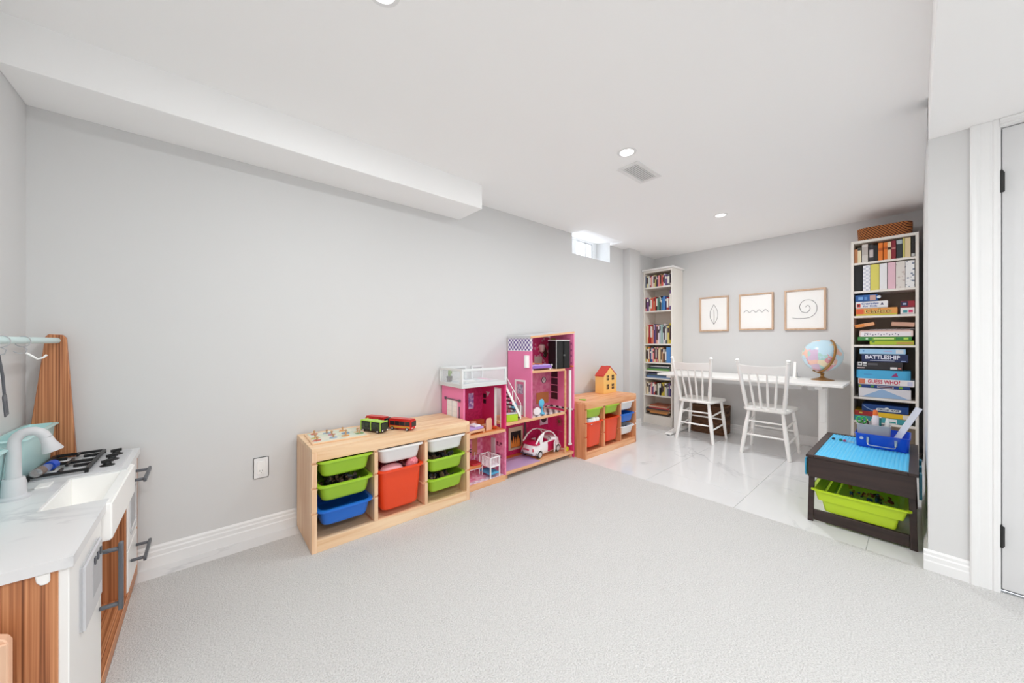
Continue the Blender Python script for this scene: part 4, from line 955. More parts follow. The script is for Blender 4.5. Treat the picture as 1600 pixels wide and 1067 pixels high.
# meridian arm: a half ring in the plane of the tilted axis, on the right-hand side
axd = Vector((-.15, -.42, .90)).normalized(); side = Vector((-.80, -.62, .0)); side = (side-axd*side.dot(axd)).normalized()
arm = M(); R_ = []
nrm = axd.cross(side)
for k in range(25):
    a = PI*k/24; d_ = axd*math.cos(a)+side*math.sin(a); p = gc+d_*(GR+.012)
    R_.append([p+d_*.004+nrm*.010, p+d_*.004-nrm*.010, p-d_*.004-nrm*.010, p-d_*.004+nrm*.010])
arm.rings(R_); arm.obj('meridian_arm', BRZ, G, .002, 1, 50)
pn = M()
for s_ in (1, -1): pn.tube([gc+axd*s_*(GR-.002), gc+axd*s_*(GR+.018)], .007, 10)
pn.obj('axis_pin', BRZ, G)
bq = gc-axd*(GR+.012)*.55+side*(GR+.012)*.83;
b0 = gc+(-axd*math.cos(.42)+side*math.sin(.42))*(GR+.014)
M().tube([(0, 0, .052), (0, -.01, .062), tuple(b0)], [.010, .010, .008], 10).obj('arm_mount', BRZ, G)
# little white stand at the back of the desk
q = thing('desk_stand', 'small white wedge stand at the back of the desk beside the right chair', 'stand', (4.50, .805, DZt))
M().prism([(-.05, 0), (.05, 0), (.0, .16), (-.008, .16)], 'y', -.012, .012).obj('wedge', BONE, q, .002); box(.046, .052, -.012, .012, 0, .05).obj('stop', MGREY, q)
q = thing('paper_pad', 'flat white pad lying along the back of the desk', 'pad', (4.46, .98, DZt)); box(-.08, .08, -.21, .21, 0, .006).obj('sheets', BONE, q, .001); box(.078, .084, -.21, .21, 0, .010).obj('edge_strip', MGREY, q)

# ---------------------------------------------------------------- framed pictures on the far wall
OAKZ = grained('frame_oak', (214, 184, 158), (196, 164, 138), 'z', 3, 14, .5); INK = mat('ink_line', (70, 66, 72), .6)
def picture(label, ya, yb, za, zb, strokes):
    t = thing('picture_frame', label, 'picture', (XB, (ya+yb)/2, (za+zb)/2)); w, h = ya-yb, zb-za; fw = .016; dp = .028
    for s_ in (-1, 1): box(-dp, 0, s_*w/2, s_*(w/2-fw), -h/2, h/2).obj('frame_side', OAKZ, t, .0015)
    for s_ in (-1, 1): box(-dp, 0, -w/2+fw, w/2-fw, s_*h/2, s_*(h/2-fw)).obj('frame_rail', OAKZ, t, .0015)
    box(-.013, -.004, -w/2+fw, w/2-fw, -h/2+fw, h/2-fw).obj('print_sheet', BONE, t, smooth=0)
    q = M()
    for st_ in strokes:
        pts = []
        n = len(st_)
        for i in range(n-1):
            p0, p1, p2, p3 = [Vector((0,)+st_[max(0, min(n-1, j))]) for j in (i-1, i, i+1, i+2)]
            for k in range(6):
                u = k/6; pts.append(.5*((2*p1)+(-p0+p2)*u+(2*p0-5*p1+4*p2-p3)*u*u+(-p0+3*p1-3*p2+p3)*u**3))
        pts.append(Vector((0,)+st_[-1]))
        q.tube([(-.0135, -p.y*w, p.z*h) for p in pts], .0023, 5)
    q.obj('line_drawing', INK, t, smooth=60)
    box(-.0165, -.0155, -w/2+fw, w/2-fw, -h/2+fw, h/2-fw).obj('glazing', mat('picture_glass', (255, 255, 255), .03, 0, .5, 1.0), t, smooth=0)
    return t
# plain abstract line sketches of about the same size
picture('left one of three square oak framed line drawings above the desk', 1.772, 1.452, 1.183, 1.603, [[(0, -.3), (-.12, -.12), (-.13, .06), (-.05, .2), (.0, .27), (.05, .2), (.13, .06), (.12, -.12), (0, -.3)], [(0, -.3), (.01, -.1), (0, .12)]])
picture('middle one of three square oak framed line drawings above the desk', 1.3445, 1.0165, 1.19, 1.598, [[(-.36, -.02), (-.27, .05), (-.18, -.02), (-.09, .05), (0, -.02), (.09, .05), (.18, -.02), (.27, .05), (.36, -.02)]])
picture('right and largest looking of three square oak framed line drawings above the desk', .921, .588, 1.18, 1.598, [[(-.3, -.2), (-.1, -.22), (.12, -.2), (.27, -.08), (.28, .1), (.16, .22), (-.02, .22), (-.12, .1), (-.08, -.04), (.05, -.08), (.13, .02), (.08, .1), (.02, .06)]])

# ---------------------------------------------------------------- brick play table on the right
PT = thing('play_table', 'dark brown wooden play table with blue stud plate top against the right wall', 'table', (3.08, .205, ZF))
def pk(m, n, mm=ESPRESSO, b=.002): return m.obj(n, mm, PT, b, world=True)
tx0, tx1, ty0, ty1, tz = 2.69, 3.47, -.008, .432, .392
fwd = .035
pk(box(tx0, tx1, ty1-fwd, ty1, tz-.016, tz), 'top_rail'); pk(box(tx0, tx1, ty0, ty0+fwd, tz-.016, tz), 'top_rail')
pk(box(tx0, tx0+fwd*.7, ty0+fwd, ty1-fwd, tz-.016, tz), 'top_rail'); pk(box(tx1-fwd, tx1, ty0+fwd, ty1-fwd, tz-.016, tz), 'top_rail')
pk(box(tx0+.008, tx0+.024, ty0+.008, ty1-.008, .262, tz-.016), 'apron'); pk(box(tx1-.03, tx1-.012, ty0+.012, ty1-.012, .262, tz-.016), 'apron')
pk(box(tx0+.026, tx1-.03, ty1-.03, ty1-.012, .30, tz-.016), 'apron'); pk(box(tx0+.026, tx1-.03, ty0+.012, ty0+.03, .30, tz-.016), 'apron')
for xx in (tx0+.026, tx1-.055):
    for (ya, yb) in ((ty1-.012, ty1-.004), (ty0+.012, ty0+.002)):
        s_ = -1 if ya > .2 else 1; wv_ = .026*s_
        q = M().prism([(ya, tz-.016), (ya+wv_, tz-.016), (yb+wv_, ZF), (yb, ZF)], 'x', xx, xx+.022); pk(q, 'leg')
    pk(box(xx+.002, xx+.02, ty0+.03, ty1-.032, ZF+.012, ZF+.072), 'end_rail')
PLATE = mat('stud_plate_blue', (104, 206, 244), .35)
bx0, bx1, by0, by1 = tx0+fwd*.7, tx1-fwd, ty0+fwd, ty1-fwd
pl_ = pk(box(bx0, bx1, by0, by1, tz-.016, tz-.004), 'stud_plate', PLATE, .0)
q = M(); st_ = .016
nx, ny = int((bx1-bx0)/st_), int((by1-by0)/st_)
for i in range(nx):
    for j in range(ny):
        cx_, cy_ = bx0+(i+.5)*(bx1-bx0)/nx, by0+(j+.5)*(by1-by0)/ny
        R_ = [[(cx_+r*math.cos(2*PI*k/6), cy_+r*math.sin(2*PI*k/6), zz_) for k in range(6)] for r, zz_ in ((.0052, tz-.0042), (.0048, tz-.0006))]
        q.rings(R_, False, True)
o = pk(q, 'studs', PLATE, 0); o['kind'] = 'stuff'
for (px_, py_, c, nm, sy) in ((3.24, .372, (40, 60, 70), 'dark grey', 1), (3.235, .335, (30, 120, 90), 'green', 1), (3.225, .315, (170, 60, 100), 'maroon', 1), (3.19, .245, (50, 40, 70), 'black', 1), (3.215, .285, (150, 196, 206), 'pale blue', 2)):
    t = thing('toy_brick', 'tiny %s toy brick pressed onto the blue stud plate' % nm, 'toy brick', (px_, py_, tz-.0006)); box(-.008, .008, -.008*sy, .008*sy, 0, .009).obj('block', col(c), t, .0005)
    M().lathe([(.0048, 0), (.0048, .003), (.0001, .003)], 8, (0, 0, .009)).obj('stud', col(c), t)
TEAL = mat('hook_blue', (70, 170, 210), .35); TEALD = mat('hook_teal', (26, 122, 148), .35)
q = M().prism([(tx0+.03, tz-.03), (tx0+.075, tz-.03), (tx0+.075, tz-.12), (tx0+.062, tz-.135), (tx0+.043, tz-.135), (tx0+.03, tz-.12)], 'y', ty1+.0, ty1+.010); pk(q, 'side_hook', TEAL, .003)
for k in range(3):
    xx = tx0+.06+k*.16
    q = M().prism([(xx, tz-.01), (xx+.045, tz-.01), (xx+.045, tz-.13), (xx+.032, tz-.145), (xx+.012, tz-.145), (xx, tz-.13)], 'y', ty0-.012, ty0-.001); pk(q, 'side_hook', TEALD, .002)
# lime drawer bin sliding under the top
LBN = thing('drawer_bin', 'bright lime green plastic drawer bin hanging under the play table', 'bin', (3.05, .212, .07))
a, b = tub(.70, .372, .645, .285, .125, .014, .013, .003, .008, .006)
# stepped wall half way up
R_ = [rrect(.640, .275, .012, 0), rrect(.645, .285, .014, .006), rrect(.665, .305, .014, .062), rrect(.685, .338, .014, .064), rrect(.70, .372, .014, .123), rrect(.694, .366, .014, .123), rrect(.68, .332, .014, .066), rrect(.659, .299, .014, .064), rrect(.639, .279, .014, .008)]
M().rings(R_).obj('tub', LIME, LBN, smooth=40); b.obj('rim', LIME, LBN, smooth=40)
rn = M()
for yy in (ty1-.03, ty0+.014): rn.box(tx0+.05, tx1-.06, yy, yy+.016, .178, .1865)
pk(rn, 'bin_runner', ESPRESSO, 0)
pile('assorted small toy bricks lying in the lime green drawer bin', [col((150, 60, 40)), col((60, 60, 60)), col((200, 160, 60)), col((50, 90, 140))], 3.0, .19, .082, .22, .10, .02, 60, 31, 'toy_bricks', .013)
# blue see-through caddy with art tools
BC = mat('clear_blue_plastic', (24, 92, 224), .12, 0, .5, .35)
cz = tz-.0006; CA = thing('art_caddy', 'translucent blue plastic case with wire handle on the play table', 'box', (3.285, .142, cz))
a, b = tub(.26, .235, .25, .225, .085, .014, .003, .003, .006, .003); a.obj('case', BC, CA, smooth=50); b.obj('case_rim', BC, CA, smooth=40)
hd_ = M(); hd_.tube([(-.134, .06, .062), (-.136, .06, .035), (-.155, .058, .024), (-.163, .05, .022), (-.163, -.05, .022), (-.155, -.058, .024), (-.136, -.06, .035), (-.134, -.06, .062)], .0028, 8); hd_.obj('wire_handle', STEEL, CA, smooth=60)
for yy in (.06, -.06): box(-.137, -.13, yy-.006, yy+.006, .03, .066).obj('handle_clip', STEEL, CA, .001)
q = M(); q.lathe([(.0001, 0), (.009, 0), (.009, .003), (.0001, .003)], 14, (-.130, .088, .055), Matrix.Rotation(-PI/2, 4, 'Y')); q.obj('latch', LGREY, CA)
gcup = thing('pencil_tray', 'grey plastic tray of drawing tools inside the blue case', 'tray', (3.245, .18, cz+.0035))
a, b = tub(.105, .15, .095, .14, .135, .012, .002, .0025, .006, .003); a.obj('tray', MGREY, gcup, smooth=50); b.obj('tray_rim', MGREY, gcup, smooth=40)
zt = cz+.012
def tool(name, label, cat, p, d, parts):
    t = thing(name, label, cat, p); d = Vector(d).normalized();
    for (nm, mm, prof) in parts:
        m = M(); m.tube([d*h for h, r in prof], [r for h, r in prof], 12); m.obj(nm, mm, t, smooth=50)
    return t
tool('glue_bottle', 'white glue bottle with orange cap standing in the grey tray', 'bottle', (3.25, .165, zt), (0, .04, 1), [('bottle', mat('glue_white', (236, 226, 236), .35), [(0, .019), (.01, .021), (.15, .021), (.185, .012)]), ('cap', mat('cap_orange', (232, 112, 40), .4), [(.182, .013), (.208, .011), (.216, .008)])])
tool('marker', 'teal marker pen upright in front of the glue bottle', 'marker', (3.215, .150, zt), (0, -.0, 1), [('barrel', mat('marker_teal', (16, 110, 112), .4), [(0, .0055), (.175, .0055)]), ('tip', BONE, [(.175, .005), (.18, .0045)])])
tool('marker', 'white glue stick leaning at the right of the grey tray', 'glue stick', (3.24, .128, zt), (0, -.05, 1), [('barrel', BONE, [(0, .012), (.12, .012), (.16, .008)]), ('cap', WHITE, [(.16, .008), (.172, .007)])])
for k, (dx, dy, c, nm) in enumerate(((-.02, .165, (60, 44, 40), 'dark brown pencil'), (.0, .178, (70, 60, 56), 'charcoal pencil'), (.012, .172, (100, 70, 56), 'reddish brown pencil'))):
    tool('pencil', '%s leaning left in the grey tray' % nm, 'pencil', (3.235+dx, dy+.02, zt), (.0, .15+.08*k, 1), [('barrel', col(c), [(0, .0036), (.15, .0036)]), ('point', col((214, 176, 130)), [(.15, .0036), (.162, .0008)])])
sc_ = thing('scissors', 'green handled scissors standing at the left of the grey tray', 'scissors', (3.235, .235, zt))
q = M(); SG = mat('scissor_green', (70, 190, 84), .4)
for s_ in (-1, 1): q.tube([(0, s_*.011+.018*math.cos(2*PI*k/16)*.6, .145+.02*math.sin(2*PI*k/16)) for k in range(16)], .004, 6, True)
q.obj('handles', SG, sc_, smooth=60); box(-.0015, .0015, -.008, .008, .0, .126).obj('blades', STEEL, sc_)
ru = thing('ruler', 'long frosted clear ruler leaning out of the blue case towards the wall', 'ruler', (3.190, .107, cz+.006))
FRO = mat('frosted_clear', (222, 226, 238), .35, 0, .5, .35)
rm_ = box(-.016, .016, -.0015, .0015, 0, .30); rm_.v = [(v[0], v[1], v[2]) for v in rm_.v]
dr = Vector((.09, -.10, .215)).normalized(); xa = Vector((.35, .93, .12)); xa = (xa-dr*xa.dot(dr)).normalized(); ya_ = dr.cross(xa)
mt = Matrix(((xa.x, ya_.x, dr.x, 0), (xa.y, ya_.y, dr.y, 0), (xa.z, ya_.z, dr.z, 0), (0, 0, 0, 1)))
rm_.xform(mt).obj('blade', FRO, ru, .0004); tk = M()
for k in range(27): tk.box(.006 if k % 5 else 0, .0155, -.0019, -.0015, .01+k*.01, .0106+k*.01)
tk.xform(mt).obj('graduations', MGREY, ru)
# ---------------------------------------------------------------- dollhouse (front faces -Y)
HX, HY = 1.348, 2.06
DH = thing('dollhouse', 'large pink three storey wooden dollhouse against the back wall', 'dollhouse', (HX, HY, 0))
DP = .295   # depth
def hp(m, n, mm, b=.0008, parent=None): return m.obj(n, mm, parent or DH, b)
CONC = mat('deck_grey', (214, 216, 216), .5)
WALLPAT = noisy('hot_pink_wallpaper', (206, 44, 108), (188, 30, 92), 60, .5)
TARTAN = checkmat('pink_tartan', (238, 176, 204), (222, 130, 172), 34)
DOTPINK = checkmat('dotted_pink_paper', (232, 70, 130), (246, 168, 196), 22, .5, 'dots')
DIAM = checkmat('purple_lattice', (246, 242, 250), (104, 80, 150), 50)
RUGP = noisy('printed_rug', (226, 130, 170), (240, 196, 214), 40, .6)
MAUVE = mat('mauve_floor', (192, 164, 206), .5); ORW = mat('orange_floor', (214, 130, 70), .5)
STRIPE = checkmat('striped_runner', (240, 238, 236), (60, 48, 56), 28)
# left block: x 0..382
hp(box(0, .382, 0, DP, 0, .042), 'base_board', DOLLWOOD)
hp(box(.012, .376, .010, DP-.008, .042, .0428), 'floor_print', RUGP, 0)
hp(box(.012, .376, .010, .05, .0428, .0434), 'tile_print', checkmat('white_tile_print', (236, 228, 236), (214, 190, 208), 40), 0)
hp(box(0, .012, 0, DP, .042, .735), 'outer_wall', PINK)
hp(box(.012, .382, DP-.006, DP, .042, .372), 'back_wall', TARTAN)
hp(box(.012, .382, DP-.006, DP, .392, .735), 'back_wall', WALLPAT)
hp(box(.012, .382, 0, DP, .372, .392), 'floor_board', DOLLWOOD)
hp(box(.014, .380, .012, DP-.008, .392, .3928), 'floor_print', ORW, 0)
dv = M(); dv.box(.372, .388, 0, DP, 0.042, .372); hp(dv, 'divider_wall', PALEPINK)
dv = M(); dv.box(.372, .388, 0, .045, .392, .735); dv.box(.372, .388, .130, DP, .392, .735); dv.box(.372, .388, .045, .130, .700, .735)
hp(dv, 'divider_wall', HOTPINK)
hp(M().box(.3705, .3895, .045, .052, .392, .700).box(.3705, .3895, .123, .130, .392, .700).box(.3705, .3895, .052, .123, .693, .700), 'door_frame', BONE, 0)
# printed door on the outer wall: frame, boards and rail
dr_ = hp(box(-.0035, 0, .075, .215, .392, .635), 'barn_door', BONE, .0005)
for k in range(6): hp(box(-.0045, -.0035, .08, .21, .405+k*.038, .4065+k*.038), 'door_groove', LGREY, 0, dr_)
for y in (.075, .142, .209): hp(box(-.005, -.0035, y, y+.006, .392, .635), 'door_batten', LGREY, 0, dr_)
hp(box(-.007, -.004, .035, .235, .640, .646), 'door_rail', DGREY, 0)
for y in (.035, .225): hp(box(-.009, -.003, y, y+.018, .634, .652), 'rail_bracket', DGREY, 0)
hp(box(-.0045, 0, .048, .056, .46, .60), 'wall_lamp', DGREY, 0)
# deck with railing
hp(box(-.022, .382, -.012, DP, .735, .762), 'deck', CONC, .002)
hp(box(.02, .30, .02, .28, .762, .7626), 'deck_print', noisy('towel_print', (220, 222, 224), (196, 206, 216), 12, .6), 0)
hp(box(.30, .36, .12, .28, .7626, .7632), 'deck_rug', col((230, 170, 196)), 0)
def rail(x0, y0, x1, y1):
    q = M(); t = .006; zt_, zb_ = .868, .762
    if abs(x1-x0) > abs(y1-y0):
        q.box(x0, x1, y0-t, y0+t, zt_-.016, zt_)
        for x in (x0, x1-.014): q.box(x, x+.014, y0-t, y0+t, zb_, zt_-.016)
        gl = box(x0+.014, x1-.014, y0-.001, y0+.001, zb_+.002, zt_-.016)
    else:
        q.box(x0-t, x0+t, y0, y1, zt_-.016, zt_)
        for y in (y0, y1-.014): q.box(x0-t, x0+t, y, y+.014, zb_, zt_-.016)
        gl = box(x0-.001, x0+.001, y0+.014, y1-.014, zb_+.002, zt_-.016)
    hp(q, 'railing', mat('railing_white', (226, 228, 228), .4)); hp(gl, 'railing_panel', mat('railing_clear', (240, 244, 246), .05, 0, .5, .9), 0)
rail(-.020, -.006, .380, -.006); rail(-.016, .0, -.016, DP); rail(-.010, DP-.006, .215, DP-.006); rail(.262, DP-.006, .380, DP-.006)
# printed pictures in the left rooms
hp(box(.235, .285, DP-.008, DP-.006, .520, .645), 'wall_print', noisy('purple_print', (150, 110, 190), (230, 210, 240), 40, .5), 0)
for z in (.555, .600): hp(box(.369, .372, .238, .272, z, z+.034), 'wall_print', BLACK, 0)
hp(M().prism([(.19, .655), (.235, .655), (.2125, .615)], 'x', .369, .372), 'sconce', LGREY, 0)
hp(box(.24, .36, DP-.05, DP-.006, .393, .430), 'cabinet_print', mat('copper_print', (206, 110, 66), .5), 0)
hp(box(.16, .24, DP-.009, DP-.006, .28, .34), 'wall_print', noisy('photo_print', (244, 226, 236), (214, 150, 186), 26, .5), 0)
for z in (.17, .19, .275): hp(box(.12, .26, DP-.012, DP-.006, z, z+.006), 'shelf_print', BLACK, 0)
hp(box(.27, .32, DP-.009, DP-.006, .14, .36), 'wardrobe_print', mat('tan_print', (206, 150, 110), .5), 0)
hp(box(.366, .372, .115, .165, .06, .30), 'tall_cabinet', LGREY, 0)
for z in (.16, .25): hp(box(.369, .372, .03, .095, z, z+.03), 'wall_print', noisy('maroon_print', (110, 30, 70), (216, 130, 160), 40), 0)
# centre and tower
x1, x2, x3, x4 = .388, .655, 1.076, 1.205
hp(box(x1, x4-.012, 0, DP, .036, .058), 'base_board', DOLLWOOD)
for x in (x1, x4-.04): hp(box(x, x+.03, .02, DP, 0, .036), 'foot_rail', DOLLWOOD)
hp(box(x1+.002, x2+.12, .012, DP-.008, .058, .0588), 'floor_print', MAUVE, 0)
hp(box(x1+.002, x4-.014, DP-.06, DP-.006, .0588, .0596), 'floor_print', ORW, 0)
hp(box(x1, x3, DP-.006, DP, .058, .412), 'back_wall', WALLPAT); hp(box(x1, x3+.014, 0, DP, .412, .432), 'floor_board', DOLLWOOD)
hp(box(x2+.01, x3, .012, DP-.008, .432, .4328), 'floor_print', STRIPE, 0)
hp(box(x2, x2+.012, 0, DP, .432, .985), 'tower_wall', PINK); hp(box(x2-.0006, x2+.012, 0, DP, .985, 1.085), 'tower_wall', DIAM, 0)
hp(M().box(x2-.002, x2, 0, DP, .980, .985).box(x2-.002, x2, 0, .006, .985, 1.085).box(x2-.002, x2, DP-.006, DP, .985, 1.085), 'wall_trim', BONE, 0)
hp(box(x2+.012, x3, DP-.006, DP, .432, .800), 'back_wall', PALEPINK); hp(box(x2+.012, x3, 0, DP, .800, .818), 'floor_board', DOLLWOOD)
hp(box(x2+.012, x4-.012, DP-.006, DP, .818, 1.10), 'back_wall', DOTPINK)
hp(box(x3, x4-.012, DP-.006, DP, .058, .400), 'back_wall', WALLPAT); hp(box(x3, x4-.012, DP-.006, DP, .400, .818), 'back_wall', PALEPINK)
hp(box(x4-.012, x4, 0, DP, 0, .44), 'end_wall', HOTPINK); hp(box(x4-.012, x4, 0, DP, .44, 1.13), 'end_wall', PINK)
hp(box(x3, x4-.012, DP-.010, DP-.006, .425, .44), 'wall_print', STRIPE, 0); hp(box(x4-.014, x4-.012, .01, DP-.01, .425, .445), 'wall_print', STRIPE, 0)
hp(box(x3, x3+.014, 0, .016, .058, .800), 'post', DOLLWOOD)
# sloping roof
rf = M().prism([(x2-.004, 1.085), (x4+.002, 1.135), (x4+.002, 1.156), (x2-.004, 1.106)], 'y', .006, DP); hp(rf, 'roof', LGREY)
rf = M().prism([(x2-.004, 1.085), (x4+.002, 1.135), (x4+.002, 1.152), (x2-.004, 1.102)], 'y', 0, .006); hp(rf, 'roof_edge', DOLLWOOD)
# lift rail and dark lift doors
hp(M().box(x3+.066, x3+.070, .006, .016, .13, .80).box(x3+.070, x3+.090, .004, .012, .13, .80).box(x3+.06, x3+.096, .002, .018, .12, .135), 'lift_rail', WHITE, 0)
lc = hp(box(x3-.095, x4-.045, .02, .12, .819, 1.066), 'lift_car', BLACK, .001); hp(M().box(x3-.097, x4-.043, .018, .122, 1.066, 1.074).box(x3-.098, x3-.095, .018, .022, .819, 1.066), 'lift_trim', BONE, 0, lc)
for a in (x3-.093, x3-.0): hp(box(a, a+.078, .012, .0195, .823, 1.066), 'lift_door', BLACK, .001, lc)
hp(box(x3-.012, x3-.008, .006, .012, .93, .945), 'door_knob', STEEL, 0, lc); hp(box(x3+.002, x3+.006, .006, .012, .93, .945), 'door_knob', STEEL, 0, lc)
OLV = mat('olive_print', (168, 180, 60), .5)
hp(box(x4-.016, x4-.012, .22, .275, .818, 1.09), 'wall_print', OLV, 0); hp(box(x4-.030, x4-.012, .13, .23, .84, 1.06), 'wall_print', OLV, 0)
hp(box(x4-.03, x4-.012, .0, .12, .828, .84), 'wall_shelf', mat('shelf_orange', (226, 130, 60), .5), 0)
for z, c in ((1.085, OLV),): pass
for z in (.85, .92, .97, 1.03): hp(box(x4-.0135, x4-.012, .02, .034, z, z+.02), 'wall_print', mat('mauve_dot', (160, 60, 120), .5), 0)
# upstairs bedroom prints
q = M().lathe([(.0001, 0), (.02, .01), (.034, .06), (.03, .075), (.0001, .08)], 12, (1.04, DP-.04, .955)); hp(q, 'lamp_print', col((246, 214, 206)), 0)
hp(box(.97, 1.07, DP-.012, DP-.006, .84, .92), 'headboard_print', col((238, 220, 214)), 0)
pt_ = M()
for k in range(6): pt_.prism([(1.12, .90), (1.12+.03*math.cos(k*PI/5), .92+.06*math.sin(k*PI/5)+.02), (1.12+.03*math.cos(k*PI/5+.3), .92+.06*math.sin(k*PI/5+.3)+.02)], 'y', DP-.010-.0005*k, DP-.008)
hp(pt_, 'plant_print', col((90, 90, 70)), 0)
# living level: sideboard, clock, shelf prints
hp(box(1.0, 1.16, DP-.012, DP-.006, .47, .575), 'sideboard_print', mat('cabinet_print2', (210, 140, 84), .5), 0)
q = M().lathe([(.0001, 0), (.030, 0), (.030, .003), (.025, .0035), (.025, .002), (.0001, .002)], 24, (1.10, DP-.006, .69), Matrix.Rotation(PI/2, 4, 'X')); ck = hp(q, 'wall_clock', BLACK, 0)
q = M().lathe([(.0001, .002), (.0245, .002), (.0245, .003), (.0001, .003)], 24, (1.10, DP-.006, .69), Matrix.Rotation(PI/2, 4, 'X')); hp(q, 'clock_face', BONE, 0, ck)
hp(M().box(1.0985, 1.1015, DP-.0105, DP-.0095, .69, .709).box(1.088, 1.10, DP-.0105, DP-.0095, .688, .691), 'clock_hands', BLACK, 0, ck)
bs_ = hp(box(x4-.016, x4-.012, .195, .275, .50, .80), 'bookshelf_print', mat('dark_print', (64, 34, 44), .5), 0)
for k in range(5): hp(box(x4-.022, x4-.012, .193, .277, .50+k*.070, .507+k*.070), 'shelf_edge', col((236, 150, 180)), 0, bs_)
# front door print on the tower wall with white frame, wall lamp, stairs
fd = hp(box(x2-.0012, x2, .085, .185, .432, .72), 'door_panel', col((222, 120, 158)), 0)
hp(M().box(x2-.006, x2, .070, .085, .432, .738).box(x2-.006, x2, .185, .200, .432, .738).box(x2-.006, x2, .085, .185, .722, .738), 'door_frame', BONE, 0)
hp(box(x2-.003, x2-.0012, .10, .17, .62, .70), 'door_window', noisy('door_print', (206, 200, 214), (150, 130, 160), 40), 0, fd)
hp(box(x2-.003, x2-.0012, .10, .17, .445, .52), 'door_window', LGREY, 0, fd)
q = M().tube([(x2-.008, .045, .845), (x2-.008, .045, .945)], .024, 14); hp(q, 'wall_lamp', BONE, 0)
stx0, stx1 = .40, .55
stn = 8
for k in range(stn):
    xx = stx1-(stx1-stx0)*(k+1)/stn; zz = .445+k*.035
    hp(box(xx, xx+.030, .03, .105, zz, zz+.008), 'stair_tread', mat('tread_dark', (70, 36, 50), .5), 0)
q = M()
for y in (.027, .108): q.prism([(stx1+.012, .432), (stx0, .70), (stx0, .735), (stx1+.012, .47)], 'y', y-.003, y+.003)
hp(q, 'stair_stringer', BONE, 0)
q = M(); q.tube([(stx1+.012, .027, .56), (stx0, .027, .80)], .004, 6)
for k in range(3): xx = stx1+.010-k*.085; zz = .445+k*.115; q.tube([(xx, .027, zz), (xx, .027, zz+.11)], .004, 6)
hp(q, 'stair_railing', BONE, 0)
# ground floor prints: fireplace, picture, sunburst
fp = hp(M().box(.655, .675, DP-.014, DP-.006, .10, .30).box(.80, .82, DP-.014, DP-.006, .10, .30).box(.675, .80, DP-.014, DP-.006, .262, .30).box(.675, .80, DP-.014, DP-.006, .10, .118), 'fireplace_surround', col((206, 186, 160)), 0)
hp(box(.675, .80, DP-.010, DP-.006, .118, .262), 'hearth', BLACK, 0, fp)
fl_ = M()
for k, (a, h) in enumerate(((.69, .07), (.71, .10), (.735, .085), (.76, .105), (.78, .07))): fl_.prism([(a-.014, .122), (a+.014, .122), (a+.006, .122+h*.6), (a, .122+h)], 'y', DP-.0125-.0004*k, DP-.0105)
hp(fl_, 'flame_print', mat('flame_orange', (230, 140, 60), .5), 0, fp)
pf = hp(box(1.045, 1.15, DP-.012, DP-.006, .265, .375), 'wall_print', col((222, 208, 226)), 0)
q = M().lathe([(.0001, 0), (.036, 0), (.036, .002), (.026, .002), (.026, .003), (.012, .003), (.012, .002), (.0001, .002)], 20, (1.097, DP-.012, .32), Matrix.Rotation(PI/2, 4, 'X')); hp(q, 'print_motif', col((74, 60, 66)), 0, pf)
sb = M()
for k in range(14):
    a = 2*PI*k/14; sb.tube([(x4-.015, .17+.02*math.cos(a), .30+.02*math.sin(a)), (x4-.015, .17+.045*math.cos(a), .30+.045*math.sin(a))], .0016, 5)
sb.tube([(x4-.018, .17, .30), (x4-.012, .17, .30)], .016, 14); hp(sb, 'sunburst_mirror', col((120, 96, 60)), 0)
hp(M().prism([(.835, .20), (.875, .20), (.862, .32), (.846, .32)], 'y', DP-.009, DP-.006), 'plant_print', col((96, 70, 80)), 0)
hp(M().box(x4-.018, x4-.012, .13, .24, .205, .213).box(x4-.018, x4-.012, .18, .19, .07, .205), 'console_print', col((206, 90, 130)), 0)

# ---------------------------------------------------------------- doll furniture (each its own thing)
def T(name, label, cat, x, y, z, rz=0): return thing(name, label, cat, (HX+x, HY+y, z), rz)
t = T('toy_planter', 'small grey plant pot with a green cactus on the dollhouse deck', 'plant', .02, .22, .7626)
M().lathe([(.0001, 0), (.017, 0), (.024, .04), (.020, .04), (.018, .034), (.0001, .034)], 12).obj('pot', DGREY, t, smooth=50);
q = M(); q.tube([(0, 0, .032), (0, 0, .06), (0, 0, .085), (0, 0, .095)], [.009, .012, .010, .003], 8); q.tube([(.006, 0, .055), (.018, 0, .06), (.02, 0, .078)], [.004, .005, .003], 6); q.obj('cactus', mat('cactus_green', (130, 160, 90), .6), t, smooth=60)
t = T('toy_towel', 'folded white toy towel on the deck behind the railing', 'towel', .10, .08, .7626);
for k in range(2): box(-.05, .05, -.03, .03, k*.007, k*.007+.006).obj('fold', BONE, t, .002)
# bed with tall tilted headboard
t = T('toy_bed', 'wooden doll bed with lilac mattress and tall curved headboard', 'toy bed', .125, .07, .3928, math.radians(4))
LW = mat('toy_light_wood', (228, 180, 140), .5)
box(-.07, .075, -.05, .05, .012, .028).obj('bed_frame', LW, t, .002)
for a in (-.062, .067):
    for b_ in (-.042, .042): box(a-.006, a+.006, b_-.006, b_+.006, 0, .013).obj('leg', LW, t)
box(-.062, .07, -.045, .045, .028, .046).obj('mattress', mat('lilac', (190, 160, 214), .7), t, .005, 2)
box(-.01, .05, -.042, .042, .046, .058).obj('quilt', mat('toy_white_cloth', (242, 238, 244), .8), t, .006, 2)
hb = M().prism([(-.036, 0), (.036, 0), (.034, .13), (.02, .150), (-.02, .150), (-.034, .13)], 'x', -.004, .004); hbo = hb.obj('headboard', LW, t, .001, loc=(-.066, 0, .028), rot=(0, math.radians(-14), math.radians(-50)))
box(-.005, .005, -.037, .037, .088, .098).obj('headboard_band', HOTPINK, hbo)
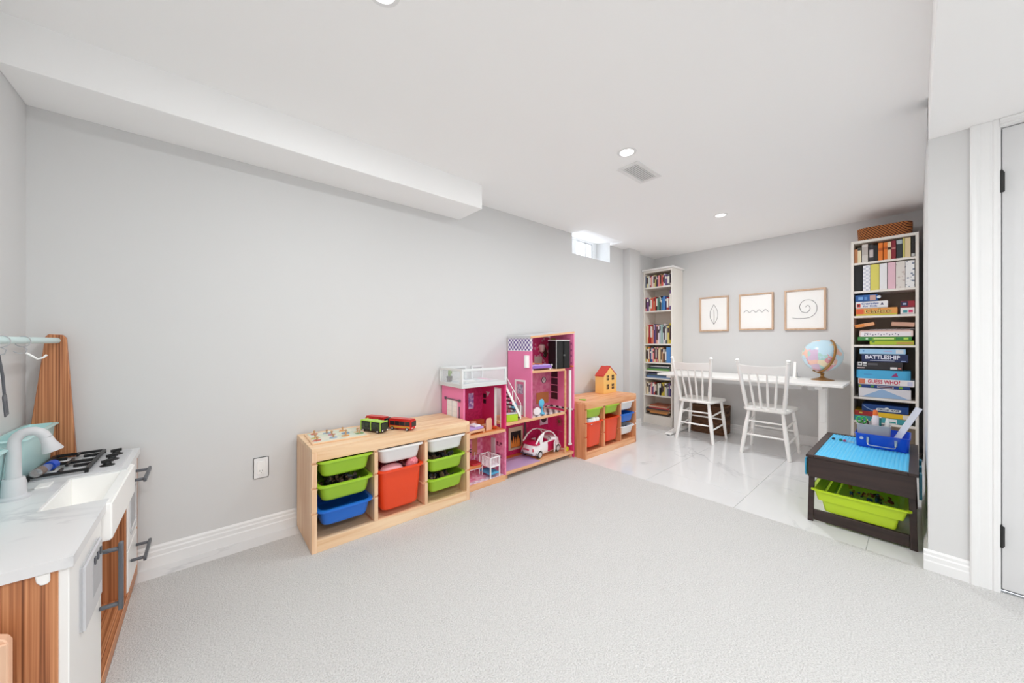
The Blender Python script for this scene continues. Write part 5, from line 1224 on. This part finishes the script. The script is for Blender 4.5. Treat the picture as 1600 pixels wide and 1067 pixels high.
t = T('toy_chair', 'pale wooden doll chair back with rounded top beside the doll bed', 'toy chair', .262, .055, .3928, math.radians(8))
M().prism([(-.03, 0), (.03, 0), (.03, .075), (.02, .090), (-.02, .090), (-.03, .075)], 'y', -.004, .004).obj('backrest', PALEW if ('beige_wood',) in MC else LW, t, .001)
box(-.028, .028, .004, .05, .034, .040).obj('seat', LW, t, .001)
for sx in (-.024, .024): box(sx-.004, sx+.004, .042, .05, 0, .034).obj('leg', LW, t)
t = T('toy_vase', 'small orange toy fruit bowl on the second floor of the dollhouse', 'toy', .32, .06, .3928); M().lathe([(.0001, 0), (.012, 0), (.024, .012), (.021, .013), (.011, .003), (.0001, .003)], 12).obj('bowl', mat('toy_orange', (232, 112, 50), .5), t, smooth=50);
for k in range(2): M().lathe([(.0001, -.009), (.006, -.006), (.009, 0), (.006, .006), (.0001, .009)], 8, (-.006+.012*k, 0, .016)).obj('fruit', col((222, 80, 50)), t, smooth=60)
t = T('toy_stool', 'round pinkish toy stool at the back of the pink bedroom', 'toy stool', .19, .16, .3928); M().lathe([(.0001, .04), (.026, .04), (.028, .05), (.022, .06), (.0001, .062)], 14).obj('cushion', col((222, 140, 120)), t, smooth=50); M().lathe([(.0001, 0), (.018, 0), (.008, .01), (.008, .04), (.0001, .04)], 12).obj('stem', LW, t, smooth=50)
# crib
t = T('toy_crib', 'white doll crib with bars and a blue lower shelf', 'toy crib', .282, .075, .0434, math.radians(2))
CW = mat('crib_white', (244, 242, 244), .4); a, b_, zb_, zt_ = .044, .066, .085, .155
for sx in (-a, a):
    for sy in (-b_, b_): box(sx-.004, sx+.004, sy-.004, sy+.004, 0, zt_).obj('leg', CW, t)
q = M()
for sx in (-a, a): q.box(sx-.0035, sx+.0035, -b_, b_, zt_-.007, zt_); q.box(sx-.0035, sx+.0035, -b_, b_, zb_-.004, zb_+.004)
for sy in (-b_, b_): q.box(-a, a, sy-.0035, sy+.0035, zt_-.007, zt_); q.box(-a, a, sy-.0035, sy+.0035, zb_-.004, zb_+.004)
q.obj('rails', CW, t)
bar = M().box(-.0018, .0018, -.0018, .0018, zb_, zt_-.006).mesh('bar'); bar.materials.append(CW)
for k in range(7):
    y = -b_+2*b_*(k+1)/8
    for sx in (-a, a): put('bar', bar, t, (sx, y, 0))
for k in range(5):
    x = -a+2*a*(k+1)/6
    for sy in (-b_, b_): put('bar', bar, t, (x, sy, 0))
box(-a+.002, a-.002, -b_+.002, b_-.002, zb_-.004, zb_).obj('base', CW, t); box(-a+.004, a-.004, -b_+.004, b_-.004, zb_+.0, zb_+.012).obj('mattress', mat('crib_pale', (226, 214, 226), .7), t, .003)
box(-a+.002, a-.002, -b_+.002, b_-.002, .022, .038).obj('lower_shelf', mat('crib_blue', (74, 160, 200), .5), t, .003)
# white metal bed with red blanket
t = T('toy_bed', 'white framed doll bed with orange red blanket at the back of the ground floor', 'toy bed', .165, .16, .0434, 0)
q = M()
for sx, hh in ((-.075, .17), (.075, .15)):
    for sy in (-.05, .05): q.tube([(sx, sy, 0), (sx, sy, hh)], .0028, 6)
    q.tube([(sx, -.05, hh), (sx, .05, hh)], .0028, 6); q.tube([(sx, -.05, hh*.6), (sx, .05, hh*.6)], .0022, 6); q.tube([(sx, -.05, .06), (sx, .05, .06)], .0022, 6)
for sy in (-.05, .05): q.tube([(-.075, sy, .06), (.075, sy, .06)], .0026, 6)
q.obj('bed_frame', CW, t, smooth=60); box(-.073, .073, -.047, .047, .06, .085).obj('mattress', col((226, 140, 80)), t, .004); box(-.01, .073, -.049, .049, .083, .096).obj('blanket', col((200, 50, 60)), t, .004)
# living room pieces
t = T('toy_planter', 'lime green toy box planter with grey lid on the middle floor', 'toy', .47, .045, .432, math.radians(-14)); box(-.052, .052, -.026, .026, 0, .055).obj('box_body', mat('toy_lime', (176, 214, 40), .4), t, .004, 2)
box(-.05, .05, -.024, .024, .055, .064).obj('lid', LGREY, t, .003);
TC_ = mat('toy_chair_blue', (96, 190, 226), .35)
def pod(x, y, rz, lb):
    t = T('toy_chair', lb, 'toy chair', x, y, .4328, rz); M().lathe([(.0001, 0), (.026, 0), (.022, .010), (.007, .022), (.006, .055), (.012, .062), (.0001, .064)], 16).obj('stand', TC_, t, smooth=50)
    q = M(); q.rings([[Vector((.012*cs_+.004, .036*r_*math.cos(2*PI*k/18), .092+.036*r_*math.sin(2*PI*k/18))) for k in range(18)] for r_, cs_ in ((.35, 1.2), (.8, .8), (1, 0), (.85, -.5), (.4, -.6))]); q.obj('shell_seat', TC_, t, smooth=60)
pod(.565, .105, math.radians(100), 'sky blue toy pod chair in front of the printed door'); pod(.855, .075, math.radians(95), 'sky blue toy pod chair in the tower living room')
t = T('toy_table', 'white round toy table tipped on its side on the living room floor', 'toy table', .775, .055, .4328, math.radians(-20))
M().tube([(0, -.004, .034), (0, .004, .034)], .034, 24).obj('table_top', CW, t, .001); M().tube([(0, .004, .034), (0, .045, .030)], .005, 10).obj('table_leg', CW, t); M().tube([(0, .045, .030), (0, .048, .030)], .018, 16).obj('table_foot', CW, t)
t = T('toy_chair', 'orange toy chair with a slanted back near the tower wall', 'toy chair', .712, .11, .4328); M().prism([(-.02, 0), (.02, 0), (.026, .045), (.032, .10), (.024, .10), (.014, .05), (-.02, .045)], 'y', -.02, .02).obj('shell', mat('toy_orange2', (236, 130, 66), .45), t, .002)
t = T('toy_bed', 'purple doll bed on the top floor of the dollhouse tower', 'toy bed', .80, .085, .818)
box(-.115, .13, -.06, .06, .012, .032).obj('bed_frame', mat('toy_purple', (150, 110, 200), .45), t, .004); box(-.11, .12, -.055, .055, .032, .046).obj('mattress', mat('toy_lilac2', (196, 170, 226), .6), t, .005, 2)
for a_ in (-.10, .11):
    for b2 in (-.05, .05): box(a_-.006, a_+.006, b2-.006, b2+.006, 0, .013).obj('leg', CW, t)
box(-.105, -.05, -.04, .04, .046, .062).obj('pillow', col((236, 170, 130)), t, .007, 2); box(-.02, .03, -.05, .02, .046, .054).obj('blanket', col((216, 120, 60)), t, .003)
t = T('toy_lamp', 'small white toy lamp standing at the end of the purple doll bed', 'toy', .965, .06, .818); M().lathe([(.0001, 0), (.012, 0), (.003, .005), (.003, .028), (.009, .03), (.006, .045), (.0001, .045)], 10).obj('lamp_body', CW, t, smooth=50)
# dumbbell-like rattle at the end
t = T('toy_rattle', 'yellow wheeled toy on a thin white stick at the right end of the base', 'toy', 1.15, .045, .058); RY_ = mat('toy_yellow', (222, 220, 50), .4)
M().tube([(0, -.010, .020), (0, .010, .020)], .020, 18).obj('wheel', RY_, t, .002); M().tube([(0, -.012, .02), (0, .012, .02)], .006, 10).obj('hub', col((190, 186, 40)), t); M().tube([(0, .010, .02), (-.06, .02, .024)], .0025, 6).obj('stick', CW, t)

# ---------------------------------------------------------------- doll convertible
CARW = mat('car_white', (240, 238, 240), .18, 0, .5, 0, 1, 0, .6); CARP = mat('car_pink', (190, 24, 80), .4)
CA_ = T('toy_car', 'white toy convertible with pink interior and open door in the dollhouse garage', 'toy car', .925, .150, .0596, math.radians(7)); CA_.scale = (1.12, 1.1, 1.1)
# body: stack of outline rings (length along x, rear at -x)
def outline(x0, x1, w, z, cr=.5):
    n = 28; pts = []
    for k in range(n):
        a = 2*PI*k/n; c_, s_ = math.cos(a), math.sin(a); e = .55
        pts.append(Vector(((x0+x1)/2+(x1-x0)/2*math.copysign(abs(c_)**e, c_), w/2*math.copysign(abs(s_)**.5, s_), z)))
    return pts
bd = M(); bd.rings([outline(-.160, .165, .135, .022), outline(-.178, .182, .150, .030), outline(-.184, .188, .156, .050), outline(-.180, .184, .158, .075), outline(-.170, .165, .154, .098), outline(-.158, .135, .146, .112), outline(-.148, .118, .134, .114), outline(-.142, .108, .128, .090), outline(-.142, .108, .128, .052)])
bd.obj('body', CARW, CA_, smooth=50)
q = M(); q.rings([outline(.05, .160, .146, .100), outline(.056, .150, .138, .116), outline(.066, .13, .118, .124)]); q.obj('bonnet', CARW, CA_, smooth=50)
q = M(); q.rings([outline(-.166, -.085, .146, .104), outline(-.160, -.09, .138, .120), outline(-.15, -.095, .122, .126)]); q.obj('folded_roof', CARP, CA_, smooth=50)
box(-.13, .10, -.06, .06, .045, .056).obj('cabin_floor', CARP, CA_)
for sx in (-.055, .022):
    for sy in (-.032, .032):
        box(sx-.022, sx+.026, sy-.026, sy+.026, .056, .078).obj('seat', CARP, CA_, .005, 2); box(sx-.03, sx-.016, sy-.024, sy+.024, .070, .128 if sx > 0 else .122).obj('seat_back', CARP, CA_, .005, 2)
box(.068, .10, -.062, .062, .085, .112).obj('dashboard', CARP, CA_, .006, 2)
M().tube([(.062+.004*math.cos(2*PI*k/16), -.032+.017*math.cos(2*PI*k/16), .108+.017*math.sin(2*PI*k/16)) for k in range(16)], .0025, 6, True).obj('steering_wheel', BLACK, CA_, smooth=60)
fr_ = M()
for sy in (-.066, .066):
    fr_.tube([(.115, sy, .116), (.07, sy*.97, .165), (.02, sy*.93, .188), (-.04, sy*.93, .190), (-.10, sy*.95, .166), (-.150, sy*.98, .116)], [.006, .0055, .005, .0055, .0065, .008], 8)
fr_.tube([(.02, -.061, .188), (.02, .061, .188)], .005, 8); fr_.obj('roof_frame', CARW, CA_, smooth=60)
q = M(); q.prism([(-.075, .112), (-.105, .112), (-.118, .150), (-.062, .184), (-.05, .184), (-.068, .150)], 'y', -.071, -.064); q.obj('rear_pillar', CARW, CA_, .002)
wsg = M(); wsg.add([(.113, -.060, .118), (.113, .060, .118), (.022, .055, .186), (.022, -.055, .186), (.115, -.060, .118), (.115, .060, .118), (.024, .055, .187), (.024, -.055, .187)], [(0,1,2,3), (7,6,5,4), (0,4,5,1), (1,5,6,2), (2,6,7,3), (3,7,4,0)]); wsg.obj('windscreen', mat('toy_glass', (240, 246, 248), .05, 0, .5, .95), CA_, smooth=0)
q = box(-.0, .085, -.004, .004, .03, .110).xform(Matrix.Translation((.085, -.080, 0)) @ Matrix.Rotation(math.radians(180+28), 4, 'Z')); q.obj('door', CARW, CA_, .003, 2)
box(-.018, .076, -.0795, -.0765, .034, .108).obj('door_opening', CARP, CA_)
for sx in (-.118, .120):
    for sy in (-1, 1):
        wv_ = M().tube([(sx, sy*.058, .030), (sx, sy*.0795, .030)], .030, 22).obj('wheel', BLACK, CA_, .003); M().lathe([(.0001, 0), (.020, 0), (.019, .003), (.008, .002), (.006, .004), (.0001, .004)], 20, (sx, sy*.0795, .030), Matrix.Rotation(-sy*PI/2, 4, 'X')).obj('hubcap', LGREY, wv_, smooth=40)
        M().tube([(sx+.036*math.cos(PI*k/10), sy*.0775, .030+.036*math.sin(PI*k/10)) for k in range(11)], .004, 6).obj('wheel_arch', CARW, CA_, smooth=60)
box(-.1895, -.1845, -.062, .062, .034, .044).obj('bumper_strip', DGREY, CA_, .001)
for k in range(5): box(-.1858, -.1828, .026-k*.012, .034-k*.012, .066, .078).obj('plate_letter', mat('plate_pink', (206, 50, 100), .5), CA_)
for sy in (-.058, .058): box(-.1815, -.176, sy-.005, sy+.005, .062, .084).obj('tail_light', col((214, 60, 90)), CA_, .001)
